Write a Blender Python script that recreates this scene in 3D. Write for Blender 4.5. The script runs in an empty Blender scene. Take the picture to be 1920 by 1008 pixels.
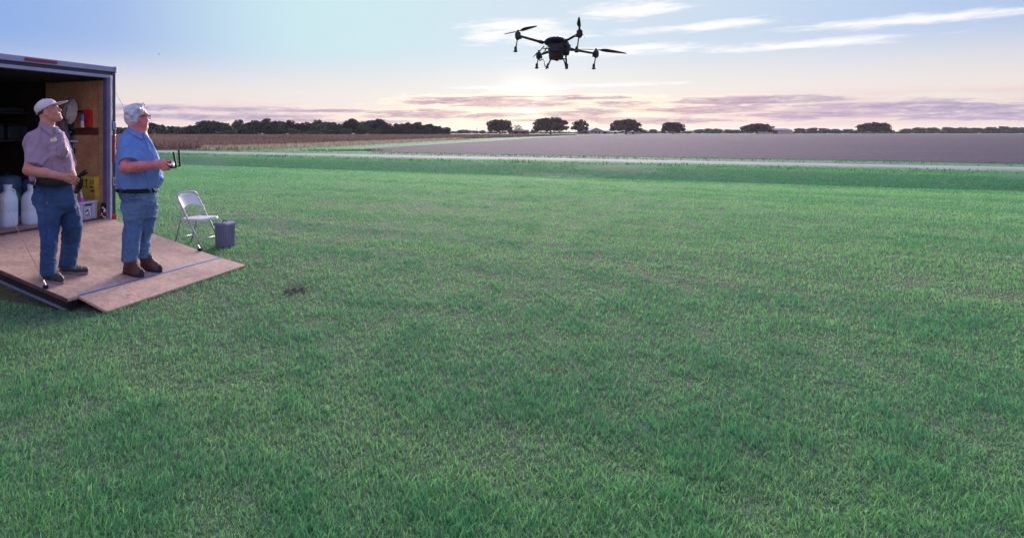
import bpy, bmesh, math, random
import numpy as np
from mathutils import Vector, Matrix
random.seed(7)
RNG = np.random.default_rng(11)
SC = bpy.context.scene
COL = SC.collection
PI = math.pi
R = math.radians

# ------------------------------------------------------------------ camera
H = 1.62            # eye height above the lawn
F = 1200.0          # focal length in photograph pixels
CX, CY = 600.0, 247.0   # optical axis in photograph pixels (horizon line)
FW, FH = 1920.0, 1008.0 # frame of the picture in photograph pixels
cam_d = bpy.data.cameras.new('camera')
cam = bpy.data.objects.new('camera', cam_d)
COL.objects.link(cam)
cam.location = (0, 0, H)
cam.rotation_euler = (R(90), 0, 0)
cam_d.sensor_fit = 'HORIZONTAL'
cam_d.sensor_width = 36.0
cam_d.lens = 36.0 * F / FW
cam_d.shift_x = (FW / 2 - CX) / FW
cam_d.shift_y = -(FH / 2 - CY) / FW
cam_d.clip_start = 0.05
cam_d.clip_end = 20000
SC.camera = cam

# ------------------------------------------------------------------ view
SC.view_settings.view_transform = 'Standard'
SC.view_settings.look = 'None'
SC.view_settings.exposure = 0.80
SC.view_settings.gamma = 1.0
SC.view_settings.use_curve_mapping = False
SC.render.engine = 'CYCLES'
SC.cycles.max_bounces = 6
SC.cycles.transparent_max_bounces = 8
SC.cycles.use_denoising = True

# ------------------------------------------------------------------ sun and sky
SUN_AZ = math.atan2(985 - CX, F)      # to the right of the view axis
SUN_EL = R(10.0)
SUNV = Vector((math.sin(SUN_AZ) * math.cos(SUN_EL), math.cos(SUN_AZ) * math.cos(SUN_EL), math.sin(SUN_EL)))
GLOWV = Vector((math.sin(SUN_AZ), math.cos(SUN_AZ), math.tan(R(2.2)))).normalized()
sun_d = bpy.data.lights.new('sun', 'SUN')
sun_d.energy = 5.0
sun_d.angle = R(28)
sun_d.color = (1.0, 0.84, 0.80)
sun = bpy.data.objects.new('sun', sun_d)
COL.objects.link(sun)
sun.rotation_euler = (-SUNV).to_track_quat('-Z', 'Y').to_euler()
sun.location = (20, 60, 20)


class NT:
    """small helper for node trees"""
    def __init__(s, tree):
        s.t = tree
        s.n = tree.nodes
        s.l = tree.links

    def node(s, typ, **kw):
        n = s.n.new(typ)
        for k, v in kw.items():
            setattr(n, k, v)
        return n

    def put(s, sock, v):
        if isinstance(v, bpy.types.NodeSocket):
            s.l.new(v, sock)
        elif v is not None:
            sock.default_value = v

    def math(s, op, a, b=None, c=None, clamp=False):
        n = s.n.new('ShaderNodeMath')
        n.operation = op
        n.use_clamp = clamp
        for i, v in enumerate((a, b, c)):
            if v is not None:
                s.put(n.inputs[i], v)
        return n.outputs[0]

    def vmath(s, op, a, b=None):
        n = s.n.new('ShaderNodeVectorMath')
        n.operation = op
        s.put(n.inputs[0], a)
        if b is not None:
            s.put(n.inputs[1], b)
        return n.outputs['Value'] if op in ('DOT_PRODUCT', 'LENGTH', 'DISTANCE') else n.outputs[0]

    def mix(s, fac, a, b, blend='MIX'):
        n = s.n.new('ShaderNodeMix')
        n.data_type = 'RGBA'
        n.blend_type = blend
        s.put(n.inputs[0], fac)
        s.put(n.inputs[6], a if isinstance(a, bpy.types.NodeSocket) else (*a, 1) if len(a) == 3 else a)
        s.put(n.inputs[7], b if isinstance(b, bpy.types.NodeSocket) else (*b, 1) if len(b) == 3 else b)
        return n.outputs[2]

    def smooth(s, v, lo, hi, a=0.0, b=1.0):
        n = s.n.new('ShaderNodeMapRange')
        n.interpolation_type = 'SMOOTHSTEP'
        s.put(n.inputs[0], v)
        n.inputs[1].default_value = lo
        n.inputs[2].default_value = hi
        n.inputs[3].default_value = a
        n.inputs[4].default_value = b
        return n.outputs[0]

    def noise(s, vec, scale, detail=3.0, rough=0.55, dist=0.0):
        n = s.n.new('ShaderNodeTexNoise')
        if vec is not None:
            s.l.new(vec, n.inputs['Vector'])
        n.inputs['Scale'].default_value = scale
        n.inputs['Detail'].default_value = detail
        n.inputs['Roughness'].default_value = rough
        n.inputs['Distortion'].default_value = dist
        return n.outputs[0]

    def combine(s, x, y, z):
        n = s.n.new('ShaderNodeCombineXYZ')
        for i, v in enumerate((x, y, z)):
            s.put(n.inputs[i], v)
        return n.outputs[0]


def srgb(r, g, b):
    def f(c):
        c /= 255.0
        return c / 12.92 if c <= 0.04045 else ((c + 0.055) / 1.055) ** 2.4
    return (f(r), f(g), f(b))


world = bpy.data.worlds.new('World')
SC.world = world
world.use_nodes = True
wt = NT(world.node_tree)
wt.n.clear()
tc = wt.node('ShaderNodeTexCoord')
dirv = tc.outputs['Generated']
sep = wt.node('ShaderNodeSeparateXYZ')
wt.l.new(dirv, sep.inputs[0])
dx, dy, dz = sep.outputs
el = wt.math('ARCSINE', dz)                       # radians above the horizon
az = wt.math('SUBTRACT', wt.math('ARCTAN2', dx, dy), SUN_AZ)   # radians right of the sun
aaz = wt.math('ABSOLUTE', az)
cosg = wt.vmath('DOT_PRODUCT', dirv, tuple(GLOWV))
ang = wt.math('ARCCOSINE', wt.math('MINIMUM', cosg, 0.999999))
# clear sky: paler towards the sun, blue away from it
far_t = wt.smooth(aaz, 0.05, 0.86)
upper = wt.mix(far_t, srgb(202, 219, 234), srgb(134, 168, 228))
teal = wt.math('MULTIPLY', wt.smooth(wt.math('ABSOLUTE', wt.math('ADD', az, 0.30)), 0.0, 0.34, 1.0, 0.0),
               wt.smooth(el, 0.04, 0.15))
upper = wt.mix(wt.math('MULTIPLY', teal, 0.6), upper, srgb(200, 238, 234))
low = wt.mix(far_t, srgb(226, 231, 236), srgb(212, 212, 224))
clear = wt.mix(wt.smooth(el, 0.03, 0.15), low, upper)
horizon = wt.mix(wt.smooth(aaz, 0.1, 0.8), srgb(248, 194, 170), srgb(208, 168, 194))
clear = wt.mix(wt.smooth(el, 0.0, 0.052, 1.0, 0.0), clear, horizon)
clear = wt.mix(wt.smooth(el, 0.035, 0.125, 0.8, 0.0), clear, wt.mix(far_t, srgb(246, 232, 220), srgb(230, 214, 214)))
# a physically based dusk sky is mixed in for the rest of the dome
nish = wt.node('ShaderNodeTexSky', sky_type='NISHITA')
nish.sun_disc = False
nish.sun_elevation = SUN_EL
nish.sun_rotation = SUN_AZ
nish.altitude = 0
nish.dust_density = 2.0
nishs = wt.mix(1.0, nish.outputs[0], (0.10, 0.10, 0.10), 'MULTIPLY')
nishs = wt.mix(1.0, nishs, (0.75, 0.75, 0.75), 'DARKEN')
clear = wt.mix(0.10, clear, nishs)
# lavender anti-twilight out of view, added to brighten the camera-facing sides
anti = wt.math('MULTIPLY', wt.smooth(aaz, 0.95, 2.3), wt.smooth(el, 0.25, 1.2, 1.0, 0.0))
clear = wt.mix(wt.math('MULTIPLY', anti, 0.9), clear, (0.74, 0.60, 0.88))
# long low cloud bands, in azimuth and elevation
def azel(px, py):
    a_ = math.atan2(px - CX, F)
    return a_ - SUN_AZ, math.atan2((CY - py) * math.cos(a_), F)


cv = wt.combine(wt.math('MULTIPLY', az, 9.0), wt.math('MULTIPLY', el, 90.0), 0.0)
n1 = wt.noise(cv, 1.0, 7.0, 0.62, 0.5)
cv2 = wt.combine(wt.math('MULTIPLY', az, 34.0), wt.math('MULTIPLY', el, 210.0), 3.7)
n2 = wt.noise(cv2, 1.0, 6.0, 0.66, 0.4)
cv3 = wt.combine(wt.math('MULTIPLY', az, 4.0), wt.math('MULTIPLY', el, 60.0), 7.7)
n3 = wt.noise(cv3, 1.0, 5.0, 0.6, 0.3)
wob = wt.math('ADD', wt.math('MULTIPLY', wt.math('SUBTRACT', n1, 0.5), 3.2), wt.math('MULTIPLY', wt.math('SUBTRACT', n2, 0.5), 2.6))


def streaks(lst, soft=0.55):
    """union of long flat cloud bodies given as (px, py, half width px, half height px), ragged by noise"""
    tot = None
    for (px, py, hw, hh) in lst:
        a_, e_ = azel(px, py)
        qa = wt.math('MULTIPLY', wt.math('SUBTRACT', az, a_), F / hw)
        qe = wt.math('MULTIPLY', wt.math('SUBTRACT', el, e_), F / hh)
        q = wt.math('SQRT', wt.math('ADD', wt.math('MULTIPLY', qa, qa), wt.math('MULTIPLY', qe, qe)))
        v = wt.smooth(wt.math('ADD', q, wob), 1.0 - soft, 1.0 + soft, 1.0, 0.0)
        tot = v if tot is None else wt.math('MAXIMUM', tot, v)
    return tot


band = wt.math('MULTIPLY', wt.smooth(el, 0.001, 0.010), wt.smooth(el, 0.036, 0.058, 1.0, 0.0))
sunnear = wt.smooth(ang, 0.0, 0.36, 1.0, 0.0)
# thin lit sheet between the bands
edge = wt.math('MULTIPLY', wt.smooth(wt.math('ADD', wt.math('MULTIPLY', n3, 0.5), wt.math('MULTIPLY', n1, 0.5)), 0.42, 0.58), band)
edgecol = wt.mix(sunnear, srgb(230, 204, 208), (1.30, 1.02, 0.70))
clear = wt.mix(wt.math('MULTIPLY', edge, 0.8), clear, edgecol)
# glow of the sun behind thin cloud
g1 = wt.math('POWER', wt.smooth(ang, 0.0, 0.30, 1.0, 0.0), 2.0)
g2 = wt.math('POWER', wt.smooth(ang, 0.0, 0.075, 1.0, 0.0), 1.4)
clear = wt.mix(wt.math('MULTIPLY', g1, 0.05), clear, (1.0, 0.92, 0.86), 'ADD')
clear = wt.mix(wt.math('MULTIPLY', g2, 0.28), clear, (1.0, 0.90, 0.72), 'ADD')
dark = streaks([(330, 203, 190, 6.5), (420, 220, 230, 8), (600, 208, 120, 3.5), (880, 190, 125, 10), (980, 196, 90, 7), (790, 213, 110, 10), (930, 217, 70, 6), (1090, 213, 75, 9), (1175, 197, 60, 8),
                (1110, 184, 90, 3.5), (560, 226, 110, 5), (700, 229, 90, 5), (1020, 226, 110, 4), (960, 182, 130, 2.5), (1300, 205, 130, 9), (1420, 188, 130, 7), (1560, 212, 150, 9), (1720, 200, 170, 9), (1900, 214, 150, 9), (1250, 226, 150, 6),
                (100, 205, 120, 8), (-150, 215, 180, 10)])
rest = wt.math('MULTIPLY', wt.smooth(wt.math('ADD', wt.math('MULTIPLY', n3, 0.7), wt.math('MULTIPLY', n2, 0.3)), 0.53, 0.63), band)
cov = wt.math('MAXIMUM', wt.math('MULTIPLY', dark, wt.smooth(n2, 0.25, 0.6, 0.5, 1.0)), wt.math('MULTIPLY', rest, 0.5))
cloudcol = wt.mix(wt.smooth(aaz, 0.0, 0.6), srgb(192, 152, 168), srgb(156, 144, 188))
rimf = wt.math('MULTIPLY', wt.math('MULTIPLY', wt.math('MULTIPLY', dark, wt.math('SUBTRACT', 1.0, dark)), 3.2), wt.smooth(ang, 0.02, 0.42, 1.0, 0.08))
clear = wt.mix(wt.math('MINIMUM', rimf, 0.9), clear, (1.35, 1.10, 0.80))
sky = wt.mix(wt.math('MULTIPLY', wt.math('MULTIPLY', cov, cov), 0.88), clear, cloudcol)
# high white wisps
wsp = streaks([(965, 50, 70, 11), (915, 66, 34, 12), (1000, 68, 60, 11), (1165, 20, 62, 10), (1130, 97, 95, 7), (1190, 90, 60, 5), (900, 164, 45, 2.5), (1020, 166, 60, 2.5), (1130, 160, 80, 3), (1320, 50, 80, 6), (1500, 84, 90, 5), (1690, 40, 90, 6)], 0.8)
sky = wt.mix(wt.math('MULTIPLY', wsp, 0.8), sky, (1.0, 0.97, 0.95))
bg = wt.node('ShaderNodeBackground')
wt.l.new(sky, bg.inputs[0])
bg.inputs[1].default_value = 0.62
wo = wt.node('ShaderNodeOutputWorld')
wt.l.new(bg.outputs[0], wo.inputs[0])


# ------------------------------------------------------------------ helpers
def P(px, py, y):
    """world point seen at photograph pixel (px, py) at depth y"""
    return Vector(((px - CX) / F * y, y, H - (py - CY) / F * y))


def G(px, py, z=0.0):
    """world point on the level z seen at photograph pixel (px, py)"""
    return P(px, py, (H - z) * F / (py - CY))


def tag(o, label=None, cat=None, group=None, kind=None):
    for k, v in (('label', label), ('category', cat), ('group', group), ('kind', kind)):
        if v:
            o[k] = v
    return o


def obj(name, me, mat=None, parent=None, smooth=False):
    o = bpy.data.objects.new(name, me)
    COL.objects.link(o)
    if mat is not None and not me.materials:
        me.materials.append(mat)
    if smooth:
        me.polygons.foreach_set('use_smooth', [True] * len(me.polygons))
    if parent is not None:
        o.parent = parent
    return o


def empty(name, loc=(0, 0, 0), rotz=0.0):
    o = bpy.data.objects.new(name, None)
    o.empty_display_size = 0.1
    COL.objects.link(o)
    o.location = loc
    o.rotation_euler = (0, 0, rotz)
    return o


def copy_tree(o, parent=None):
    c = o.copy()
    COL.objects.link(c)
    c.parent = parent
    for ch in list(o.children):
        copy_tree(ch, c)
    return c


class MB:
    """collects simple shapes into one mesh"""
    def __init__(s):
        s.bm = bmesh.new()

    def box(s, c, size, rot=None, bevel=0.0, seg=2):
        m = Matrix.Translation(Vector(c)) @ (rot.to_4x4() if rot is not None else Matrix.Identity(4)) @ Matrix.Diagonal((*size, 1))
        r = bmesh.ops.create_cube(s.bm, size=1.0, matrix=m)
        if bevel > 0:
            es = list({e for v in r['verts'] for e in v.link_edges})
            bmesh.ops.bevel(s.bm, geom=es, offset=bevel, segments=seg, affect='EDGES', profile=0.5)
        return s

    def hexa(s, p):
        """box from 8 corners: bottom ring then top ring"""
        v = [s.bm.verts.new(q) for q in p]
        for f in ((3, 2, 1, 0), (4, 5, 6, 7), (0, 1, 5, 4), (1, 2, 6, 5), (2, 3, 7, 6), (3, 0, 4, 7)):
            s.bm.faces.new([v[i] for i in f])
        return s

    def tube(s, pts, r, seg=8, cap=True):
        pts = [Vector(p) for p in pts]
        n = len(pts)
        rr = r if isinstance(r, (list, tuple)) else [r] * n
        rings = []
        up = None
        for i, p in enumerate(pts):
            t = (pts[min(i + 1, n - 1)] - pts[max(i - 1, 0)]).normalized()
            if up is None:
                up = Vector((0, 0, 1)) if abs(t.z) < 0.9 else Vector((1, 0, 0))
            a = t.cross(up)
            if a.length < 1e-5:
                a = t.orthogonal()
            a.normalize()
            b = a.cross(t).normalized()
            up = b
            rings.append([s.bm.verts.new(p + (a * math.cos(k * 2 * PI / seg) + b * math.sin(k * 2 * PI / seg)) * rr[i]) for k in range(seg)])
        for i in range(n - 1):
            for k in range(seg):
                s.bm.faces.new((rings[i][k], rings[i][(k + 1) % seg], rings[i + 1][(k + 1) % seg], rings[i + 1][k]))
        if cap:
            s.bm.faces.new(rings[0][::-1])
            s.bm.faces.new(rings[-1])
        return s

    def lathe(s, prof, c=(0, 0, 0), seg=20, rot=None, sx=1.0, sy=1.0):
        c = Vector(c)
        rings = []
        for (r, z) in prof:
            ring = []
            for k in range(seg):
                a = 2 * PI * k / seg
                v = Vector((math.cos(a) * r * sx, math.sin(a) * r * sy, z))
                if rot is not None:
                    v = rot @ v
                ring.append(s.bm.verts.new(c + v))
            rings.append(ring)
        for i in range(len(rings) - 1):
            for k in range(seg):
                s.bm.faces.new((rings[i][k], rings[i][(k + 1) % seg], rings[i + 1][(k + 1) % seg], rings[i + 1][k]))
        s.bm.faces.new(rings[0][::-1])
        s.bm.faces.new(rings[-1])
        return s

    def prism(s, outline, axis_vec):
        """outline: list of 3-D points, extruded along axis_vec"""
        a = [s.bm.verts.new(Vector(p)) for p in outline]
        b = [s.bm.verts.new(Vector(p) + Vector(axis_vec)) for p in outline]
        n = len(a)
        s.bm.faces.new(a[::-1])
        s.bm.faces.new(b)
        for i in range(n):
            s.bm.faces.new((a[i], a[(i + 1) % n], b[(i + 1) % n], b[i]))
        return s

    def build(s, name, mat, parent=None, smooth=False, angle=None):
        bmesh.ops.recalc_face_normals(s.bm, faces=s.bm.faces)
        me = bpy.data.meshes.new(name)
        s.bm.to_mesh(me)
        s.bm.free()
        o = obj(name, me, mat, parent, smooth or angle is not None)
        if angle is not None:
            try:
                me.set_sharp_from_angle(angle=R(angle))
            except Exception:
                pass
        return o


def mesh_np(name, verts, faces):
    """verts (n,3), faces (m,k) all with k corners"""
    me = bpy.data.meshes.new(name)
    verts = np.ascontiguousarray(verts, dtype=np.float32)
    faces = np.ascontiguousarray(faces, dtype=np.int32)
    m, k = faces.shape
    me.vertices.add(len(verts))
    me.vertices.foreach_set('co', verts.ravel())
    me.loops.add(m * k)
    me.loops.foreach_set('vertex_index', faces.ravel())
    me.polygons.add(m)
    me.polygons.foreach_set('loop_start', np.arange(0, m * k, k, dtype=np.int32))
    try:
        me.polygons.foreach_set('loop_total', np.full(m, k, dtype=np.int32))
    except Exception:
        pass
    me.update(calc_edges=True)
    return me


def bez(p0, p1, p2, n=12):
    p0, p1, p2 = Vector(p0), Vector(p1), Vector(p2)
    return [p0 * (1 - t) ** 2 + p1 * 2 * t * (1 - t) + p2 * t * t for t in [i / n for i in range(n + 1)]]


# ------------------------------------------------------------------ materials
def mat(name, base, rough=0.7, var=None, vscale=8.0, vstretch=(1, 1, 1), bump=0.0, bscale=60.0, metal=0.0, spec=0.4,
        coords='Object', detail=4.0, lo=0.35, hi=0.65, sheen=0.0, emit=None):
    m = bpy.data.materials.new(name)
    m.use_nodes = True
    t = NT(m.node_tree)
    b = m.node_tree.nodes['Principled BSDF']
    b.inputs['Roughness'].default_value = rough
    b.inputs['Metallic'].default_value = metal
    b.inputs['Specular IOR Level'].default_value = spec
    if sheen:
        b.inputs['Sheen Weight'].default_value = sheen
    tcn = t.node('ShaderNodeTexCoord')
    mp = t.node('ShaderNodeMapping')
    mp.inputs['Scale'].default_value = vstretch
    t.l.new(tcn.outputs[coords], mp.inputs[0])
    if var is not None:
        n = t.noise(mp.outputs[0], vscale, detail, 0.6)
        f = t.smooth(n, lo, hi)
        t.l.new(t.mix(f, base, var), b.inputs['Base Color'])
    else:
        b.inputs['Base Color'].default_value = (*base, 1)
    if bump > 0:
        bn = t.node('ShaderNodeBump')
        bn.inputs['Strength'].default_value = bump
        bn.inputs['Distance'].default_value = 0.01
        t.l.new(t.noise(mp.outputs[0], bscale, 4.0), bn.inputs['Height'])
        t.l.new(bn.outputs[0], b.inputs['Normal'])
    return m


def leaf_mat(name, ca, cb, trans=0.35, attr=None, cc=None, rough=0.6):
    """diffuse and translucent leaf, colour varied per leaf through a point attribute"""
    m = bpy.data.materials.new(name)
    m.use_nodes = True
    t = NT(m.node_tree)
    t.n.clear()
    out = t.node('ShaderNodeOutputMaterial')
    if attr:
        a = t.node('ShaderNodeAttribute', attribute_name=attr)
        f = a.outputs['Fac']
        col = t.mix(t.smooth(f, 0.0, 0.5), ca, cb)
        if cc is not None:
            col = t.mix(t.smooth(f, 0.55, 1.0), col, cc)
    else:
        tcn = t.node('ShaderNodeTexCoord')
        col = t.mix(t.smooth(t.noise(tcn.outputs['Object'], 0.7, 3.0), 0.35, 0.65), ca, cb)
    d = t.node('ShaderNodeBsdfDiffuse')
    t.l.new(col, d.inputs[0])
    tr = t.node('ShaderNodeBsdfTranslucent')
    t.l.new(col, tr.inputs[0])
    mx = t.node('ShaderNodeMixShader')
    mx.inputs[0].default_value = trans
    t.l.new(d.outputs[0], mx.inputs[1])
    t.l.new(tr.outputs[0], mx.inputs[2])
    t.l.new(mx.outputs[0], out.inputs[0])
    return m


# value noise on numpy arrays ------------------------------------------------
_perm = np.random.default_rng(5).random((64, 64, 64)).astype(np.float32)


def vnoise(p, scale, seed=0):
    q = np.asarray(p, dtype=np.float32) * scale + seed * 17.31
    i = np.floor(q).astype(np.int64)
    f = q - i
    f = f * f * (3 - 2 * f)
    i0 = i % 64
    i1 = (i + 1) % 64
    x0, y0, z0 = i0[:, 0], i0[:, 1], i0[:, 2]
    x1, y1, z1 = i1[:, 0], i1[:, 1], i1[:, 2]
    fx, fy, fz = f[:, 0], f[:, 1], f[:, 2]
    def L(a, b, t):
        return a + (b - a) * t
    c = L(L(L(_perm[x0, y0, z0], _perm[x1, y0, z0], fx), L(_perm[x0, y1, z0], _perm[x1, y1, z0], fx), fy),
          L(L(_perm[x0, y0, z1], _perm[x1, y0, z1], fx), L(_perm[x0, y1, z1], _perm[x1, y1, z1], fx), fy), fz)
    return c * 2 - 1


def vnoise2(x, y, scale, seed=0):
    return vnoise(np.stack([x, y, np.zeros_like(x) + 0.5], 1), scale, seed)

# ================================================================== ground
D2 = Vector((0.873, -0.488)).normalized()      # along the road
N2 = Vector((-D2.y, D2.x))                     # away from the camera, across it


def AU(a, u, z=0.0):
    return Vector((D2.x * a + N2.x * u, D2.y * a + N2.y * u, z))


PROF = [(-400, 0.0), (20, 0.0), (24.2, -0.01), (24.9, -0.10), (26.2, -0.46), (27.4, -0.56), (29, -0.50), (33, -0.22), (36.0, -0.03),
        (37, 0.0), (41.3, 0.0), (43.5, -0.01), (46.3, -0.004), (60, 0.0), (9000, 0.0)]
_pu = np.array([p[0] for p in PROF])
_pz = np.array([p[1] for p in PROF])


def ground_z(x, y):
    u = x * N2.x + y * N2.y
    return np.interp(u, _pu, _pz)


def lawn_material(name, far=False):
    m = bpy.data.materials.new(name)
    m.use_nodes = True
    t = NT(m.node_tree)
    b = m.node_tree.nodes['Principled BSDF']
    b.inputs['Roughness'].default_value = 0.95
    b.inputs['Specular IOR Level'].default_value = 0.1
    tcn = t.node('ShaderNodeTexCoord')
    o = tcn.outputs['Object']
    rot = t.node('ShaderNodeMapping')
    rot.inputs['Rotation'].default_value = (0, 0, math.atan2(0.488, 0.873))
    rot.inputs['Scale'].default_value = (0.35, 1.6, 1.0)
    t.l.new(o, rot.inputs[0])
    big = t.noise(rot.outputs[0], 0.9, 5.0, 0.62)
    fine = t.noise(o, 14.0, 6.0, 0.75)
    c1 = t.mix(t.smooth(big, 0.36, 0.66), (0.10, 0.38, 0.16), (0.18, 0.50, 0.20))
    c2 = t.mix(t.smooth(fine, 0.30, 0.72), (0.05, 0.17, 0.075), c1)
    dry = t.smooth(t.noise(rot.outputs[0], 0.45, 5.0, 0.7), 0.56, 0.70)
    c3 = t.mix(t.math('MULTIPLY', dry, 0.40), c2, (0.27, 0.24, 0.20))
    # where the blades stand as geometry the sheet is only the soil and thatch between them
    near = t.smooth(t.vmath('LENGTH', o), 9.0, 24.0, 1.0, 0.0)
    thatch = t.mix(t.smooth(fine, 0.35, 0.65), (0.055, 0.085, 0.05), (0.19, 0.17, 0.165))
    c3 = t.mix(t.math('MULTIPLY', near, 0.8), c3, thatch)
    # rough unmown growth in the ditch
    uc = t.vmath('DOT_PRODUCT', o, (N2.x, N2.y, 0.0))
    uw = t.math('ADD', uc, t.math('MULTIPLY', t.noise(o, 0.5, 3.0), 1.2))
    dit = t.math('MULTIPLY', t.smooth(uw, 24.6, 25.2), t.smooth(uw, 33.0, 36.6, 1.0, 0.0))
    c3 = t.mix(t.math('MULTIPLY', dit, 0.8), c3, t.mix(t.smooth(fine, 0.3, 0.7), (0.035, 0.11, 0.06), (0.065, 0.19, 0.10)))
    t.l.new(c3, b.inputs['Base Color'])
    bn = t.node('ShaderNodeBump')
    bn.inputs['Strength'].default_value = 0.9
    bn.inputs['Distance'].default_value = 0.05
    t.l.new(t.noise(o, 22.0, 5.0, 0.7), bn.inputs['Height'])
    t.l.new(bn.outputs[0], b.inputs['Normal'])
    return m


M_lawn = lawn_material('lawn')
us = [-60, -20, -5, 5, 12, 18, 22, 23.4, 24.2, 24.55, 24.9, 25.5, 26.2, 26.8, 27.4, 28.2, 29, 31, 33, 34.5, 36.0, 37, 39, 41.3, 43.5, 46.3, 60, 100, 200, 400, 1000, 1600]
as_ = [-1600, -1000, -300] + list(np.arange(-100, 101, 1.0)) + [300, 1000, 1600]
gv = []
for u in us:
    for a in as_:
        z = float(np.interp(u, _pu, _pz))
        if 22.5 < u < 36:
            z += 0.05 * math.sin(a * 0.7 + u) * math.sin(a * 0.23 + 2) - 0.03
        p = AU(a, u + (0.5 * math.sin(a * 0.31) + 0.3 * math.sin(a * 0.83 + 1) if 23 < u < 36 else 0))
        gv.append((p.x, p.y, z))
nA = len(as_)
gf = [(i * nA + j, i * nA + j + 1, (i + 1) * nA + j + 1, (i + 1) * nA + j) for i in range(len(us) - 1) for j in range(nA - 1)]
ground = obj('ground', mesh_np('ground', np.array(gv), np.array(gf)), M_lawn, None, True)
tag(ground, 'mown green lawn with a shallow ditch before the road', None, None, 'structure')

# road: two faint wheel tracks on a pale gravel band
M_road = mat('pale_road', (0.30, 0.29, 0.34), 0.95, (0.20, 0.20, 0.22), 0.5, (1, 1, 1), 0.4, 20.0)
rv = []
rows = [(37.0, -0.06), (37.6, 0.0), (39.1, 0.02), (40.5, 0.0), (41.1, -0.08)]
ra = list(np.arange(-140, 141, 2.0))
for i, (u, z) in enumerate(rows):
    for a in ra:
        e = 0.22 * math.sin(a * 0.9 + i) + 0.16 * math.sin(a * 2.3) + random.uniform(-.2, .2) if i in (0, 4) else 0
        p = AU(a, u + e, z + 0.02)
        rv.append(tuple(p))
nR = len(ra)
rf = [(i * nR + j, i * nR + j + 1, (i + 1) * nR + j + 1, (i + 1) * nR + j) for i in range(4) for j in range(nR - 1)]
road = obj('road', mesh_np('road', np.array(rv), np.array(rf)), M_road, None, True)
tag(road, 'pale straight country road beyond the lawn', None, None, 'structure')


def poly_sheet(name, pts, z, m):
    bm = bmesh.new()
    f = bm.faces.new([bm.verts.new((p[0], p[1], z)) for p in pts])
    bmesh.ops.recalc_face_normals(bm, faces=[f])
    if f.normal.z < 0:
        f.normal_flip()
    bmesh.ops.triangulate(bm, faces=bm.faces)
    me = bpy.data.meshes.new(name)
    bm.to_mesh(me)
    bm.free()
    return obj(name, me, m)


def inside(poly, x, y):
    c = np.zeros(len(x), bool)
    n = len(poly)
    for i in range(n):
        x1, y1 = poly[i][0], poly[i][1]
        x2, y2 = poly[(i + 1) % n][0], poly[(i + 1) % n][1]
        k = ((y1 > y) != (y2 > y)) & (x < (x2 - x1) * (y - y1) / (y2 - y1 + 1e-12) + x1)
        c ^= k
    return c


# ploughed field
M_soil = bpy.data.materials.new('ploughed_soil')
M_soil.use_nodes = True
t = NT(M_soil.node_tree)
b = M_soil.node_tree.nodes['Principled BSDF']
b.inputs['Roughness'].default_value = 1.0
b.inputs['Specular IOR Level'].default_value = 0.1
tcn = t.node('ShaderNodeTexCoord')
mp = t.node('ShaderNodeMapping')
mp.inputs['Rotation'].default_value = (0, 0, R(-52))
mp.inputs['Scale'].default_value = (0.05, 0.9, 1.0)
t.l.new(tcn.outputs['Object'], mp.inputs[0])
f1 = t.noise(mp.outputs[0], 1.1, 4.0, 0.6)
f2 = t.noise(tcn.outputs['Object'], 2.4, 6.0, 0.75)
sc_ = t.mix(t.smooth(f1, 0.35, 0.65), (0.050, 0.036, 0.092), (0.082, 0.060, 0.140))
sc_ = t.mix(t.smooth(f2, 0.40, 0.62), (0.028, 0.021, 0.048), sc_)
t.l.new(sc_, b.inputs['Base Color'])
bn = t.node('ShaderNodeBump')
bn.inputs['Strength'].default_value = 0.8
bn.inputs['Distance'].default_value = 0.1
t.l.new(f2, bn.inputs['Height'])
t.l.new(bn.outputs[0], b.inputs['Normal'])
pA = G(700, 286)
SOIL = [(pA.x, pA.y)]
u0 = pA.x * N2.x + pA.y * N2.y
a0 = pA.x * D2.x + pA.y * D2.y
for k in range(1, 40):
    p = AU(a0 + k * 3.5, u0 + 0.25 * math.sin(k * 1.7))
    SOIL.append((p.x, p.y))
SOIL += [(700, 480), (235, 480)]
for px, py in ((1150, 252.6), (1080, 254.8), (1000, 258.6), (940, 263.2), (880, 266.6), (820, 270.5), (760, 274), (700, 278), (686, 281)):
    p = G(px, py)
    SOIL.append((p.x, p.y))
soil = poly_sheet('ploughed_field', SOIL, 0.006, M_soil)
tag(soil, 'bare purple-brown ploughed field beyond the road', None, None, 'structure')

# crop field
M_crop = mat('crop_ground', (0.24, 0.150, 0.120), 1.0, (0.17, 0.105, 0.085), 0.5, (0.3, 1.5, 1), 0.5, 4.0, spec=0.1)
CROP = [(-260, 60)]
for px, py in ((0, 280.5), (215, 281), (300, 281), (380, 280.5), (450, 279.5), (520, 277), (600, 272.8), (650, 270.4), (700, 268.2), (780, 264.6), (860, 261.3), (930, 258.7), (1000, 256.4), (1080, 254)):
    p = G(px, py)
    CROP.append((p.x, p.y + 0.0))
CROP += [(190, 480), (150, 318), (60, 300), (-260, 300)]
crop = poly_sheet('crop_field', CROP, 0.008, M_crop)
tag(crop, 'flat ground under the ripe brown crop', None, None, 'structure')


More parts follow.
